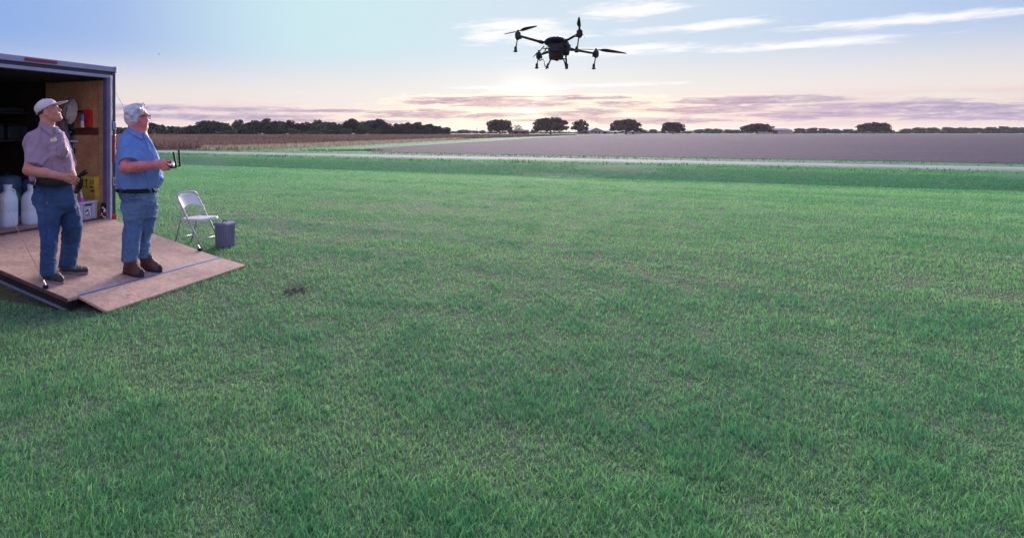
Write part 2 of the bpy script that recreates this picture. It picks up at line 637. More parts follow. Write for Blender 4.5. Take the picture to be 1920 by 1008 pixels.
def blades(n, x, y, z, h, w, lean, seed, bend=0.5):
    """narrow leaves: arrays of base, height, width -> verts, tris"""
    rg = np.random.default_rng(seed)
    th = rg.uniform(0, 2 * PI, n)
    ph = rg.uniform(0, 2 * PI, n)
    tx, ty = np.cos(th), np.sin(th)
    lx, ly = np.cos(ph) * lean, np.sin(ph) * lean
    v = np.empty((n, 5, 3), np.float32)
    for k, (f, ww) in enumerate(((0.0, -0.5), (0.0, 0.5), (0.55, -0.42), (0.55, 0.42), (1.0, 0.0))):
        o = f ** (1 + bend)
        v[:, k, 0] = x + tx * w * ww + lx * h * o
        v[:, k, 1] = y + ty * w * ww + ly * h * o
        v[:, k, 2] = z + h * f * np.sqrt(np.maximum(1 - (lean * f) ** 2 * 0.6, 0.1))
    base = (np.arange(n) * 5)[:, None]
    tri = np.concatenate([base + np.array([[0, 1, 3]]), base + np.array([[0, 3, 2]]), base + np.array([[2, 3, 4]])], 1).reshape(-1, 3)
    return v.reshape(-1, 3), tri


def add_attr(me, name, vals):
    a = me.attributes.new(name, 'FLOAT', 'POINT')
    a.data.foreach_set('value', np.ascontiguousarray(vals, dtype=np.float32))


def wedge(n, y0, y1, px0, px1, rg):
    y = np.exp(rg.uniform(math.log(y0), math.log(y1), n))
    x = (rg.uniform(px0, px1, n) - CX) / F * y
    return x, y


# standing crop
rg = np.random.default_rng(21)
x, y = wedge(110000, 50, 290, -200, 1250, rg)
k = inside(CROP, x, y)
x, y = x[k], y[k]
n = len(x)
h = rg.uniform(0.42, 0.78, n) * (0.92 + 0.14 * vnoise2(x, y, 0.16, 3))
v, f = blades(n, x, y, np.full(n, 0.04), h, 0.0016 * y * rg.uniform(0.6, 1.3, n), rg.uniform(0.05, 0.5, n), 31)
me = mesh_np('crop_stalks', v, f)
tint = np.clip(0.35 + 0.25 * vnoise2(x, y, 0.09, 5) + rg.normal(0, 0.16, n), 0, 1)
add_attr(me, 'tint', np.repeat(tint, 5))
M_stalk = leaf_mat('dry_stalk', (0.11, 0.078, 0.072), (0.235, 0.165, 0.145), 0.25, 'tint', (0.32, 0.245, 0.215))
tag(obj('crop_stalks', me, M_stalk), 'ripe brown crop standing in the field before the tree line', None, None, 'stuff')

# pale dry fringe and green strip along the crop edge
pts = []
rg = np.random.default_rng(22)
edge = [G(px, py) for px, py in ((380, 280.5), (450, 279.5), (520, 277), (600, 272.8), (650, 270.4), (700, 268.2), (780, 264.6), (860, 261.3))]
ex, ey, eh = [], [], []
for i in range(len(edge) - 1):
    m_ = 1500
    tt = rg.uniform(0, 1, m_)
    off = rg.exponential(1.6, m_) * (0.35 + 0.65 * min(1.0, i / 2.0)) - 0.4
    ex.append(edge[i].x + (edge[i + 1].x - edge[i].x) * tt + N2.x * -off * 0.5 + 0.3 * off)
    ey.append(edge[i].y + (edge[i + 1].y - edge[i].y) * tt - off * 1.5)
    eh.append(rg.uniform(0.18, 0.5, m_))
x, y, h = map(np.concatenate, (ex, ey, eh))
n = len(x)
v, f = blades(n, x, y, np.zeros(n), h, 0.0011 * y * rg.uniform(0.6, 1.3, n), rg.uniform(0.1, 0.6, n), 33)
me = mesh_np('dry_grass', v, f)
add_attr(me, 'tint', np.repeat(rg.uniform(0, 1, n), 5))
M_dry = leaf_mat('dry_grass', (0.36, 0.29, 0.22), (0.46, 0.39, 0.30), 0.35, 'tint', (0.22, 0.26, 0.12))
tag(obj('dry_grass', me, M_dry), 'pale dry grass fringe along the edge of the brown crop', None, None, 'stuff')

# a denser green weed clump and ditch-edge tufts: rough taller grass
rg = np.random.default_rng(23)
a = rg.uniform(-40, 60, 6000)
u = np.where(rg.random(6000) < .5, rg.uniform(35.4, 36.9, 6000), rg.uniform(41.3, 46.5, 6000))
x = D2.x * a + N2.x * u
y = D2.y * a + N2.y * u
q = G(650, 282.5)
x = np.concatenate([x, q.x + rg.normal(0, 1.7, 500)])
y = np.concatenate([y, q.y + rg.normal(0, 0.35, 500)])
n = len(x)
h = rg.uniform(0.05, 0.13, n) * (1 + 0.5 * vnoise2(x, y, 0.5, 2))
h[-500:] *= 2.0
v, f = blades(n, x, y, ground_z(x, y) - 0.02, h, 0.0013 * y * rg.uniform(0.6, 1.3, n), rg.uniform(0.1, 0.7, n), 35)
me = mesh_np('ditch_grass', v, f)
add_attr(me, 'tint', np.repeat(np.clip(0.3 + 0.3 * vnoise2(x, y, 0.3, 9) + rg.normal(0, 0.12, n), 0, 1), 5))
M_ditch = leaf_mat('ditch_grass', (0.06, 0.17, 0.075), (0.10, 0.26, 0.11), 0.4, 'tint', (0.24, 0.21, 0.16))
tag(obj('ditch_grass', me, M_ditch), 'rough darker grass in the ditch along the road', None, None, 'stuff')

# ================================================================== trailer frame of reference
W3 = Vector((0.453, 0.891, 0)).normalized()        # along the trailer's rear edge, away from the camera
R3 = Vector((W3.y, -W3.x, 0))                      # out of the rear opening, down the ramp
Z3 = Vector((0, 0, 1))
T0 = Vector((-2.786, 8.629, 0))                    # rear right corner of the trailer floor, on the ground
FLOOR = 0.463
RAMP_L, RAMP_Z, FLAP_L = 1.77, 0.085, 0.36
TW = 2.27                                          # width between the posts


def TR(r, w, z):
    """trailer coordinates: r out of the opening, w across (0 = far post, negative = nearer), z up"""
    return T0 + R3 * r + W3 * w + Z3 * z


def ramp_z(r):
    return FLOOR + (RAMP_Z - FLOOR) * r / RAMP_L if r < RAMP_L else RAMP_Z + (0.028 - RAMP_Z) * (r - RAMP_L) / FLAP_L


def ramp_hit(px, py):
    """point of the ramp's top face seen at a photograph pixel"""
    d = P(px, py, 1.0) - Vector((0, 0, H))
    a = TR(0, 0, FLOOR)
    nrm = (TR(RAMP_L, 0, RAMP_Z) - a).cross(W3)
    o = Vector((0, 0, H))
    s = (a - o).dot(nrm) / d.dot(nrm)
    return o + d * s


# ================================================================== lawn grass
FOOT = [TR(RAMP_L + FLAP_L - 0.02, 0.0, 0), TR(RAMP_L + FLAP_L - 0.02, -2.2, 0), TR(RAMP_L - 0.02, -2.34, 0), TR(-4, -2.4, 0), TR(-4, 0.05, 0)]
FOOT = [(p.x, p.y) for p in FOOT]
rg = np.random.default_rng(24)
BARE = G(556, 546)


def lawn(nb, y0, y1, seed, simple, hs):
    rg = np.random.default_rng(seed)
    x, y = wedge(nb, y0, y1, -380, 2060, rg)
    k = ~inside(FOOT, x, y)
    k &= (x * N2.x + y * N2.y) < 36.8
    bd = np.hypot((x - BARE.x) / 0.16, (y - BARE.y) / 0.22)
    k &= rg.random(nb) < np.clip(bd - 0.35, 0.06, 1)
    x, y = x[k], y[k]
    n = len(x)
    clump = vnoise2(x, y, 3.1, 1) * 0.55 + vnoise2(x, y, 8.0, 2) * 0.45
    al = x * D2.x + y * D2.y
    uu = x * N2.x + y * N2.y
    patch = vnoise2(al * 0.55, uu * 1.7, 0.36, 4) * 0.45 + vnoise2(x, y * 1.3, 1.25, 6) * 0.4 + vnoise2(x, y, 4.2, 12) * 0.3
    stripe = vnoise2(al * 0.10, uu * 1.25, 0.9, 8)
    # worn, browner area across the middle of the lawn
    worn = np.exp(-(((x - 3.2) / 4.5) ** 2 + ((y - 14.5) / 1.9) ** 2)) + 0.8 * np.exp(-(((x - 5.6) / 1.6) ** 2 + ((y - 10.6) / 0.8) ** 2))
    dry = np.clip(patch * 2.2 + 0.3 * stripe - 0.14 + 0.7 * worn, 0, 1) * np.where(y < 15, 1.0, 0.25)
    straw = rg.random(n) < (0.09 + 0.62 * dry)
    h = rg.uniform(0.018, 0.052, n) * (1 + 0.7 * clump) * (1 - 0.35 * np.clip(patch, 0, 1)) * hs
    w = np.maximum(0.0027, 0.00078 * y) * rg.uniform(0.6, 1.35, n)
    lean = np.clip(rg.normal(0.78, 0.30, n), 0.05, 1.2)
    lean = np.where(straw, np.clip(lean + 0.35, 0, 1.35), lean)
    h = np.where(straw, h * 0.8, h)
    tint = np.clip(0.27 + rg.normal(0, 0.13, n) - 0.26 * clump + 0.16 * stripe, 0, 0.54)
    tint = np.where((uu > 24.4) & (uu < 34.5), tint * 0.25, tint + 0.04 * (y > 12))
    h = np.where(uu > 24.4, h * 1.4, h)
    tint = np.where(straw & ((uu < 24.4) | (rg.random(n) < .3)), rg.uniform(0.74, 1.0, n), np.minimum(tint, 0.54))
    if simple:
        th, ph = rg.uniform(0, 2 * PI, n), rg.uniform(0, 2 * PI, n)
        z = ground_z(x, y) - 0.004
        v = np.empty((n, 3, 3), np.float32)
        v[:, 0] = np.stack([x - np.cos(th) * w * .6, y - np.sin(th) * w * .6, z], 1)
        v[:, 1] = np.stack([x + np.cos(th) * w * .6, y + np.sin(th) * w * .6, z], 1)
        v[:, 2] = np.stack([x + np.cos(ph) * lean * h * .8, y + np.sin(ph) * lean * h * .8, z + h * np.sqrt(np.maximum(1 - lean ** 2 * .5, .12))], 1)
        return v.reshape(-1, 3), np.arange(n * 3).reshape(-1, 3), np.repeat(tint, 3)
    v, f = blades(n, x, y, ground_z(x, y) - 0.004, h, w, lean, seed + 1)
    return v, f, np.repeat(tint, 5)


v1, f1_, t1 = lawn(350000, 1.75, 8.6, 24, False, 1.0)
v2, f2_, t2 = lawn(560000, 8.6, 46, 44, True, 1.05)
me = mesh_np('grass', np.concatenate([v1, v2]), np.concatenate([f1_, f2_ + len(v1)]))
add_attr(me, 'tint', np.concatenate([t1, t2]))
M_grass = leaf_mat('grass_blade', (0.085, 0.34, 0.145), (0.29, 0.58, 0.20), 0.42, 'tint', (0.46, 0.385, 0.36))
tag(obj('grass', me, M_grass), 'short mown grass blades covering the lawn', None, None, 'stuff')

# bare spot with dead stems near the front of the lawn
bs = empty('dead_grass_clump', (BARE.x, BARE.y, 0))
tag(bs, 'small dark bare spot with pale dead stems in the front lawn', 'clump')
bmv, bmf = [], []
m_ = MB()
for i in range(26):
    a_ = random.uniform(0, 2 * PI)
    r_ = random.uniform(0, 0.13)
    s_ = random.uniform(0.006, 0.016)
    m_.box((math.cos(a_) * r_ * 0.8, math.sin(a_) * r_ * 1.2, s_ * 0.6), (s_ * 2.2, s_ * 1.8, s_ * 1.4), Matrix.Rotation(a_, 3, 'Z'), s_ * 0.4, 1)
tag(m_.build('soil_crumbs', mat('dark_soil', (0.15, 0.11, 0.115), 1.0, (0.22, 0.17, 0.17), 40), bs), None, None, None, 'stuff')
for i in range(30):
    a_ = random.uniform(0, 2 * PI)
    r_ = random.uniform(0.02, 0.17)
    b0 = Vector((math.cos(a_) * r_, math.sin(a_) * r_, 0))
    tip = b0 + Vector((random.uniform(-.05, .05), random.uniform(-.04, .04), random.uniform(.05, .12)))
    MB().tube(bez(b0, b0 + Vector((0, 0, 0.05)), tip, 4), [0.0026, 0.0024, 0.002, 0.0016, 0.0008], 4).build('stem', M_dry if i % 3 else M_grass, bs)

# ================================================================== trees
def crown_mesh(name, blobs, n, size, seed, flat=0.75):
    rg = np.random.default_rng(seed)
    vol = np.array([b_[1][0] * b_[1][1] * b_[1][2] for b_ in blobs]) ** 0.7
    pick = rg.choice(len(blobs), n, p=vol / vol.sum())
    c = np.array([b_[0] for b_ in blobs])[pick]
    r = np.array([b_[1] for b_ in blobs])[pick]
    d = rg.normal(0, 1, (n, 3))
    d /= np.linalg.norm(d, axis=1)[:, None]
    rad = rg.uniform(0.25, 1.06, n) ** 0.45
    rad *= 1 + 0.16 * vnoise(c + d * r, 2.2 / max(0.001, float(r.mean())), seed % 7)
    p = c + d * r * rad[:, None]
    a = rg.normal(0, 1, (n, 3))
    a /= np.linalg.norm(a, axis=1)[:, None]
    nn_ = d * 0.6 + rg.normal(0, 0.7, (n, 3))
    b_ = np.cross(nn_, a)
    b_ /= np.linalg.norm(b_, axis=1)[:, None] + 1e-9
    a = np.cross(b_, nn_)
    a /= np.linalg.norm(a, axis=1)[:, None] + 1e-9
    s = size * rg.uniform(0.55, 1.35, n)[:, None]
    v = np.stack([p - a * s, p - b_ * s * flat, p + a * s, p + b_ * s * flat], 1).reshape(-1, 3)
    f = np.arange(n * 4).reshape(-1, 4)
    me = mesh_np(name, v, f)
    add_attr(me, 'tint', np.repeat(np.clip(rg.normal(0.35, 0.2, n) + 0.2 * (pick % 3 - 1) * 0.6, 0, 1), 4))
    return me


def trunk_mesh(name, h, r, limbs, seed):
    rd = random.Random(seed)
    m = MB()
    top = Vector((rd.uniform(-.05, .05) * h, rd.uniform(-.05, .05) * h, h))
    m.tube(bez((0, 0, -0.1), (0, 0, h * 0.5), top, 5), [r * 1.35, r * 1.1, r, r * 0.9, r * 0.8, r * 0.62], 7)
    for (e, rr) in limbs:
        e = Vector(e)
        s = Vector((0, 0, h * rd.uniform(0.55, 0.95)))
        m.tube(bez(s, s * 0.5 + e * 0.5 + Vector((0, 0, -0.06 * h)), e, 5), [rr, rr * 0.9, rr * 0.75, rr * 0.6, rr * 0.4, rr * 0.2], 6)
    bmesh.ops.recalc_face_normals(m.bm, faces=m.bm.faces)
    me = bpy.data.meshes.new(name)
    m.bm.to_mesh(me)
    m.bm.free()
    return me


M_bark = mat('bark', (0.055, 0.042, 0.038), 0.95, (0.09, 0.07, 0.06), 3.0)
LEAF = [leaf_mat('leaf_dark', (0.022, 0.038, 0.046), (0.038, 0.064, 0.064), 0.25, 'tint', (0.055, 0.088, 0.075)),
        leaf_mat('leaf_mid', (0.045, 0.085, 0.07), (0.07, 0.13, 0.09), 0.25, 'tint', (0.095, 0.17, 0.105)),
        leaf_mat('leaf_pale', (0.065, 0.13, 0.085), (0.10, 0.19, 0.11), 0.25, 'tint', (0.13, 0.24, 0.13)),
        leaf_mat('leaf_oak', (0.018, 0.015, 0.018), (0.03, 0.025, 0.026), 0.22, 'tint', (0.044, 0.036, 0.032)),
        leaf_mat('leaf_autumn', (0.12, 0.065, 0.05), (0.19, 0.10, 0.07), 0.35, 'tint', (0.23, 0.13, 0.08))]

# five crown shapes of unit height and width, reused along the far tree line
PROTO = []
for s in range(6):
    rd = random.Random(100 + s)
    bl = [((rd.uniform(-.06, .06), rd.uniform(-.06, .06), 0.60), (0.31, 0.31, 0.30)), ((0, 0, 0.30), (0.38, 0.34, 0.26))]
    for i in range(11):
        a_ = i * 2 * PI / 11 + rd.uniform(-.3, .3)
        zz = rd.uniform(0.14, 0.84)
        q_ = rd.uniform(0.20, 0.34) * (1.15 - 0.55 * zz)
        bl.append(((math.cos(a_) * q_, math.sin(a_) * q_, zz), (rd.uniform(.12, .20), rd.uniform(.12, .20), rd.uniform(.10, .17))))
    for i in range(4):
        bl.append(((rd.uniform(-.2, .2), rd.uniform(-.18, .18), rd.uniform(.82, .92)), (rd.uniform(.07, .12),) * 3))
    PROTO.append((crown_mesh('crown', bl, 2600, 0.040, 200 + s), trunk_mesh('trunk', 0.5, 0.03, [((.2, .05, .6), .015), ((-.18, -.08, .62), .015)], 300 + s)))

ORD = 'first second third fourth fifth sixth seventh eighth ninth tenth eleventh twelfth thirteenth fourteenth fifteenth sixteenth seventeenth eighteenth nineteenth twentieth'.split()


def ordn(i):
    if i < 20:
        return ORD[i]
    tens = {2: 'twenty', 3: 'thirty', 4: 'forty', 5: 'fifty'}[(i + 1) // 10]
    k_ = (i + 1) % 10
    return {'twenty': 'twentieth', 'thirty': 'thirtieth', 'forty': 'fortieth', 'fifty': 'fiftieth'}[tens] if k_ == 0 else tens + '-' + ORD[k_ - 1]


_lm = {}


def far_tree(name, px, top, wpx, depth, mi, pi_, label, cat, group, base=0.0):
    w_ = wpx / F * depth
    zt = H - (top - CY) / F * depth - base
    root = empty(name, ((px - CX) / F * depth, depth, base), random.uniform(0, 6.28))
    root.scale = (w_, w_, zt)
    tag(root, label, cat, group)
    cm, tm = PROTO[pi_]
    if (pi_, mi) not in _lm:
        c2 = cm.copy()
        c2.materials.clear()
        c2.materials.append(LEAF[mi])
        _lm[(pi_, mi)] = c2
    obj('crown', _lm[(pi_, mi)], None, root)
    obj('trunk', tm, M_bark, root)
    return root


LINE = [(222, 239, 26, 0), (238, 240, 24, 1), (258, 238, 26, 0), (284, 229.5, 32, 0), (301, 234, 24, 0), (320, 237, 20, 0), (333, 237.5, 20, 1), (346, 238.5, 22, 0),
        (361, 234.5, 26, 0), (382, 226, 34, 0), (398, 226.5, 28, 0), (411, 229, 26, 0), (424, 231, 22, 1), (446, 225.5, 32, 1), (462, 229, 24, 0),
        (480, 225.5, 30, 0), (499, 222, 30, 0), (518, 227, 26, 0), (532, 228, 22, 1), (547, 226, 26, 0), (563, 230, 24, 0), (579, 229, 24, 0), (596, 225, 28, 1),
        (609, 229, 26, 2), (623, 229, 26, 1), (640, 233, 22, 1), (655, 221.5, 32, 0), (670, 228, 24, 1), (684, 228, 28, 2), (698, 226, 26, 1), (712, 223, 32, 0),
        (729, 231.5, 24, 0), (748, 231, 28, 0), (764, 230, 26, 0), (782, 229, 30, 0), (803, 233, 28, 0), (820, 236.5, 24, 0), (837, 239.5, 20, 0)]
KIND = {0: 'dark', 1: 'teal-green', 2: 'paler green'}
for i, (px, tp, wp, mi) in enumerate(LINE):
    far_tree('broadleaf_tree', px, tp - 0.8, wp * 1.25, 302 + (i * 37 % 13), mi, i % 6,
             ordn(i) + ' broad tree from the trailer along the far tree line, ' + KIND[mi] + ' crown', 'tree', 'trees of the far tree line')
BUSH = [(232, 244), (272, 243), (312, 244), (352, 244), (371, 243), (392, 243), (434, 243), (455, 242), (472, 243), (506, 242), (525, 243), (551, 241), (578, 247), (591, 242), (616, 242), (634, 243), (649, 240), (676, 242),
        (705, 241), (720, 242), (738, 242), (757, 243), (775, 242), (794, 243), (812, 245)]
for i, (px, tp) in enumerate(BUSH):
    far_tree('bush', px, tp, 32, 294 + (i * 5 % 6), 2 if px in (551, 578, 591, 649, 434) else (1 if 540 < px < 720 else 0), (i + 2) % 6,
             ordn(i) + ' low bush from the trailer at the foot of the far tree line', 'bush', 'low bushes under the tree line')


def oak(px, top, wpx, depth, mi, seed, label, name='oak_tree', n=2600, gaps=0.0, basey=0.0, size=0.5, nb=16):
    w_ = wpx / F * depth
    h = H - (top - CY) / F * depth
    rd = random.Random(seed)
    g_ = 1 - gaps * .45
    bl = [((0, 0, h * 0.52), (w_ * 0.33 * g_, w_ * 0.28, h * 0.30 * g_)), ((w_ * .1, 0, h * 0.40), (w_ * 0.34 * g_, w_ * 0.28, h * 0.20 * g_)), ((-w_ * .1, 0, h * 0.40), (w_ * 0.34 * g_, w_ * 0.28, h * 0.20 * g_))]
    for i in range(nb):
        a_ = i * 2.399 + rd.uniform(-.2, .2)
        q_ = math.sqrt((i + .5) / nb) * 0.40
        zz = 0.42 + 0.42 * math.sqrt(max(0, 1 - (q_ / .43) ** 2)) + rd.uniform(-.07, .05)
        k_ = rd.uniform(0.08, 0.13) * (1 - gaps * 0.3)
        bl.append(((math.cos(a_) * q_ * w_, math.sin(a_) * q_ * w_ * .8, h * zz), (w_ * k_, w_ * k_, h * rd.uniform(.11, .17) * (1 - gaps * 0.3))))
    for i in range(nb // 2):
        a_ = i * 4 * PI / nb + rd.uniform(-.2, .2)
        bl.append(((math.cos(a_) * .38 * w_, math.sin(a_) * .30 * w_, h * rd.uniform(.24, .42)), (w_ * .10, w_ * .10, h * rd.uniform(.10, .14))))
    root = empty(name, ((px - CX) / F * depth, depth, basey), 0)
    tag(root, label, 'tree')
    obj('crown', crown_mesh('crown', bl, n, size, seed), LEAF[mi], root)
    limbs = [((b_[0][0] * 0.9, b_[0][1] * 0.9, b_[0][2] * 0.95), 0.022 * h) for b_ in bl[3::3]]
    obj('trunk', trunk_mesh('trunk', h * 0.40, 0.05 * h, limbs, seed + 1), M_bark, root)
    return root


oak(937, 223, 50, 440, 3, 501, 'low dense oak left of the brown shed on the horizon', n=5440, nb=20)
oak(971, 231, 22, 470, 4, 502, 'small reddish half-bare tree behind the low brown shed', 'small_tree', n=420, gaps=0.7, size=0.36, nb=10)
oak(1032, 219.5, 72, 430, 3, 503, 'widest dark oak under the sunset glow', n=7360, nb=24)
oak(1087, 223, 34, 450, 3, 504, 'open round tree beside the white gabled house', 'round_tree', n=2400, gaps=0.6, nb=14)
oak(1174, 223, 62, 425, 3, 505, 'gnarled spreading oak to the right of the white gabled house', n=4800, gaps=0.35, nb=20)
oak(1262, 228, 46, 440, 3, 506, 'rounded oak standing alone over the ploughed field, past the spreading oak', n=3840, nb=16)
oak(1420, 231, 60, 470, 3, 507, 'broad distant oak by the long metal barn', n=4160, nb=18)
oak(1640, 229, 64, 460, 3, 508, 'dark distant oak far along the ploughed field', n=4160, nb=18)
for i, (px, tp, wp) in enumerate([(862, 243.6, 12), (874, 244, 14), (889, 244.4, 12), (905, 244.2, 14), (1000, 244, 14), (1148, 242.4, 16), (1205, 243, 18), (1225, 242.5, 22), (1310, 242, 24), (1328, 240.5, 22), (1345, 241, 24), (1366, 242.5, 22), (1380, 243, 20), (1500, 240.5, 28), (1522, 239, 26), (1545, 240, 26), (1566, 241.5, 26), (1590, 242, 24), (1700, 241, 28), (1724, 239, 30), (1750, 238.5, 30), (1780, 238, 32), (1806, 238.5, 30), (1832, 239.5, 30), (1858, 238, 32), (1886, 237, 32), (1912, 238, 34), (1945, 236.5, 36), (1980, 237, 36)]):
    far_tree('horizon_tree', px, tp, wp, 640 + (i * 29 % 40), 0, i % 6, ordn(i) + ' small hazy tree from the tree line along the distant horizon', 'tree', 'hazy trees on the horizon')

# continuous low woodland closing the horizon behind the ploughed field
rdw = random.Random(88)
bl = []
xw = (835 - CX) / F * 560
while xw < (2080 - CX) / F * 560:
    hw_ = rdw.uniform(1.3, 2.6) * (1 + 0.35 * math.sin(xw * .021))
    bl.append(((xw, 560 + rdw.uniform(-4, 4), hw_ * .45), (rdw.uniform(3, 6), 3.0, hw_ * .75)))
    xw += rdw.uniform(2.2, 4.6)
wood = obj('distant_woods', crown_mesh('distant_woods', bl, 15000, 0.55, 909), LEAF[0])
tag(wood, 'low dark strip of distant woods closing the horizon behind the ploughed field', None, None, 'stuff')

# ================================================================== far buildings
M_wpale = mat('pale_siding', (0.42, 0.38, 0.42), 0.8, (0.36, 0.33, 0.38), 0.6, (1, 1, 4))
M_wdark = mat('dark_siding', (0.11, 0.09, 0.11), 0.85, (0.08, 0.07, 0.09), 0.6)
M_wbrown = mat('brown_siding', (0.13, 0.075, 0.07), 0.85, (0.09, 0.055, 0.055), 0.6)
M_roofg = mat('grey_roof', (0.26, 0.24, 0.29), 0.7, (0.2, 0.19, 0.23), 0.6)
M_glassd = mat('dark_window', (0.02, 0.02, 0.03), 0.2)


def house(name, px0, px1, eave, ridge, depth, dep, wm, rm, label, cat, gable=True, windows=()):
    x0, x1 = (px0 - CX) / F * depth, (px1 - CX) / F * depth
    ze, zr = H - (eave - CY) / F * depth, H - (ridge - CY) / F * depth
    xm, w_ = (x0 + x1) / 2, x1 - x0
    root = empty(name, (xm, depth + dep / 2, 0))
    tag(root, label, cat)
    m = MB()
    if gable:      # ridge runs away from the viewer, gable end towards the field
        m.prism([(-w_ / 2, -dep / 2, 0), (w_ / 2, -dep / 2, 0), (w_ / 2, -dep / 2, ze), (0, -dep / 2, zr), (-w_ / 2, -dep / 2, ze)], (0, dep, 0))
        m.build('wall', wm, root)
        for s in (-1, 1):
            a_, b_ = Vector((0, 0, zr + .12)), Vector((s * (w_ / 2 + .4), 0, ze - .12))
            n_ = Vector((0, 0, .14))
            MB().hexa([a_ + Vector((0, -dep / 2 - .4, 0)), b_ + Vector((0, -dep / 2 - .4, 0)), b_ + Vector((0, dep / 2 + .4, 0)), a_ + Vector((0, dep / 2 + .4, 0)),
                       a_ + n_ + Vector((0, -dep / 2 - .4, 0)), b_ + n_ + Vector((0, -dep / 2 - .4, 0)), b_ + n_ + Vector((0, dep / 2 + .4, 0)), a_ + n_ + Vector((0, dep / 2 + .4, 0))]).build('roof', rm, root)
    else:          # ridge runs across
        m.prism([(-w_ / 2, -dep / 2, 0), (-w_ / 2, dep / 2, 0), (-w_ / 2, dep / 2, ze), (-w_ / 2, 0, zr), (-w_ / 2, -dep / 2, ze)], (w_, 0, 0))
        m.build('wall', wm, root)
        for s in (-1, 1):
            a_, b_ = Vector((0, 0, zr + .08)), Vector((0, s * (dep / 2 + .4), ze - .1))
            n_ = Vector((0, 0, .14))
            L_ = Vector((w_ / 2 + .4, 0, 0))
            MB().hexa([a_ - L_, b_ - L_, b_ + L_, a_ + L_, a_ - L_ + n_, b_ - L_ + n_, b_ + L_ + n_, a_ + L_ + n_]).build('roof', rm, root)
    for (fx, z0, ww, hh, nm) in windows:
        o = MB().box((fx * w_ / 2, -dep / 2 - 0.03, z0 + hh / 2), (ww, 0.1, hh)).build(nm, M_glassd, root)
    return root


house('farmhouse', 1105, 1131, 245.6, 240.2, 470, 12, M_wpale, M_roofg, 'white gabled house among the horizon oaks', 'house', True, ((-.1, 0.8, 1.6, 1.2, 'window'), (.45, 0, 1.1, 2.0, 'door'), (-.6, 0.9, 1.1, 1.1, 'window')))
house('shed', 1090, 1104, 245.8, 243.4, 462, 7, M_wdark, M_wdark, 'dark shed against the left side of the white gabled house', 'shed', False, ((.2, 0, 2.0, 2.0, 'door'),))
house('barn', 1131.5, 1143, 246, 244.6, 474, 8, M_wdark, M_roofg, 'low dark lean-to barn right of the white gabled house', 'barn', False, ((0, 0, 2.4, 1.9, 'door'),))
house('shed', 1144, 1159, 247.4, 246.2, 468, 6, M_wpale, M_roofg, 'low pale shed between the white house and the spreading oak', 'shed', False, ((.3, 0, 1.8, 1.3, 'door'),))
house('shed', 1178, 1202, 247.2, 245.6, 480, 7, M_wpale, M_roofg, 'long pale shed behind the spreading oak', 'shed', False, ((-.3, 0, 2.0, 1.5, 'door'),))
house('long_shed', 959, 992, 245.4, 243.8, 455, 7, M_wbrown, M_wbrown, 'long low brown shed right of the low dense oak', 'shed', False, ((-.5, 0, 2.2, 1.9, 'door'), (.4, 0, 2.2, 1.9, 'door')))
house('barn', 1440, 1486, 244.5, 241.5, 500, 12, M_wpale, M_roofg, 'long metal barn far along the ploughed field', 'barn', False, ((-.4, 0, 3.5, 2.6, 'door'),))
house('cottage', 404, 417, 248, 246.2, 303, 5, M_wdark, M_roofg, 'small pale cottage half hidden in the far tree line', 'house', False, ((.3, .5, .6, .5, 'window'),))
for px in (1006, 894):
    q = P(px, 247, 450)
    pr = empty('utility_pole', (q.x, q.y, 0))
    tag(pr, 'thin utility pole %s on the horizon' % ('left of the widest oak' if px > 950 else 'left of the low dense oak'), 'pole')
    MB().tube([(0, 0, 0), (0, 0, 4.2)], [0.14, 0.10], 6).build('post', M_bark, pr)
    MB().box((0, 0, 3.9), (1.6, 0.1, 0.12)).build('crossarm', M_bark, pr)
# a bird far off in the clear sky
q = P(298, 102, 60)
br = empty('bird', q)
tag(br, 'tiny dark bird high in the clear sky over the trailer', 'bird')
br.scale = (.6, .6, .6)
M_bird = mat('bird_feathers', (0.03, 0.03, 0.035), 0.8)
m = MB()
m.lathe([(0.005, -0.11), (0.035, -0.05), (0.045, 0.02), (0.03, 0.08), (0.012, 0.12), (0.002, 0.15)], (0, 0, 0), 8, Matrix.Rotation(R(90), 3, 'Y'))
for s in (-1, 1):
    m.hexa([(-.04, 0, 0), (.05, 0, 0), (.0, s * .26, .09), (-.05, s * .24, .085), (-.04, 0, .012), (.05, 0, .012), (.0, s * .26, .1), (-.05, s * .24, .095)])
m.build('body', M_bird, br)

# ================================================================== trailer
def ramp_end_z(w):
    return 0.082 + 0.04 * (-w / 2.33)


def ramp_z2(r, w):
    e = ramp_end_z(w)
    if r < RAMP_L:
        return FLOOR - 0.012 + (e - FLOOR + 0.012) * r / RAMP_L
    return e + (0.026 - e) * (r - RAMP_L) / FLAP_L


def ramp_hit(px, py):
    z = 0.15
    for _ in range(30):
        p = G(px, py, z)
        d = p - T0
        z = ramp_z2(max(0, d.dot(R3)), d.dot(W3))
    return Vector((p.x, p.y, z))


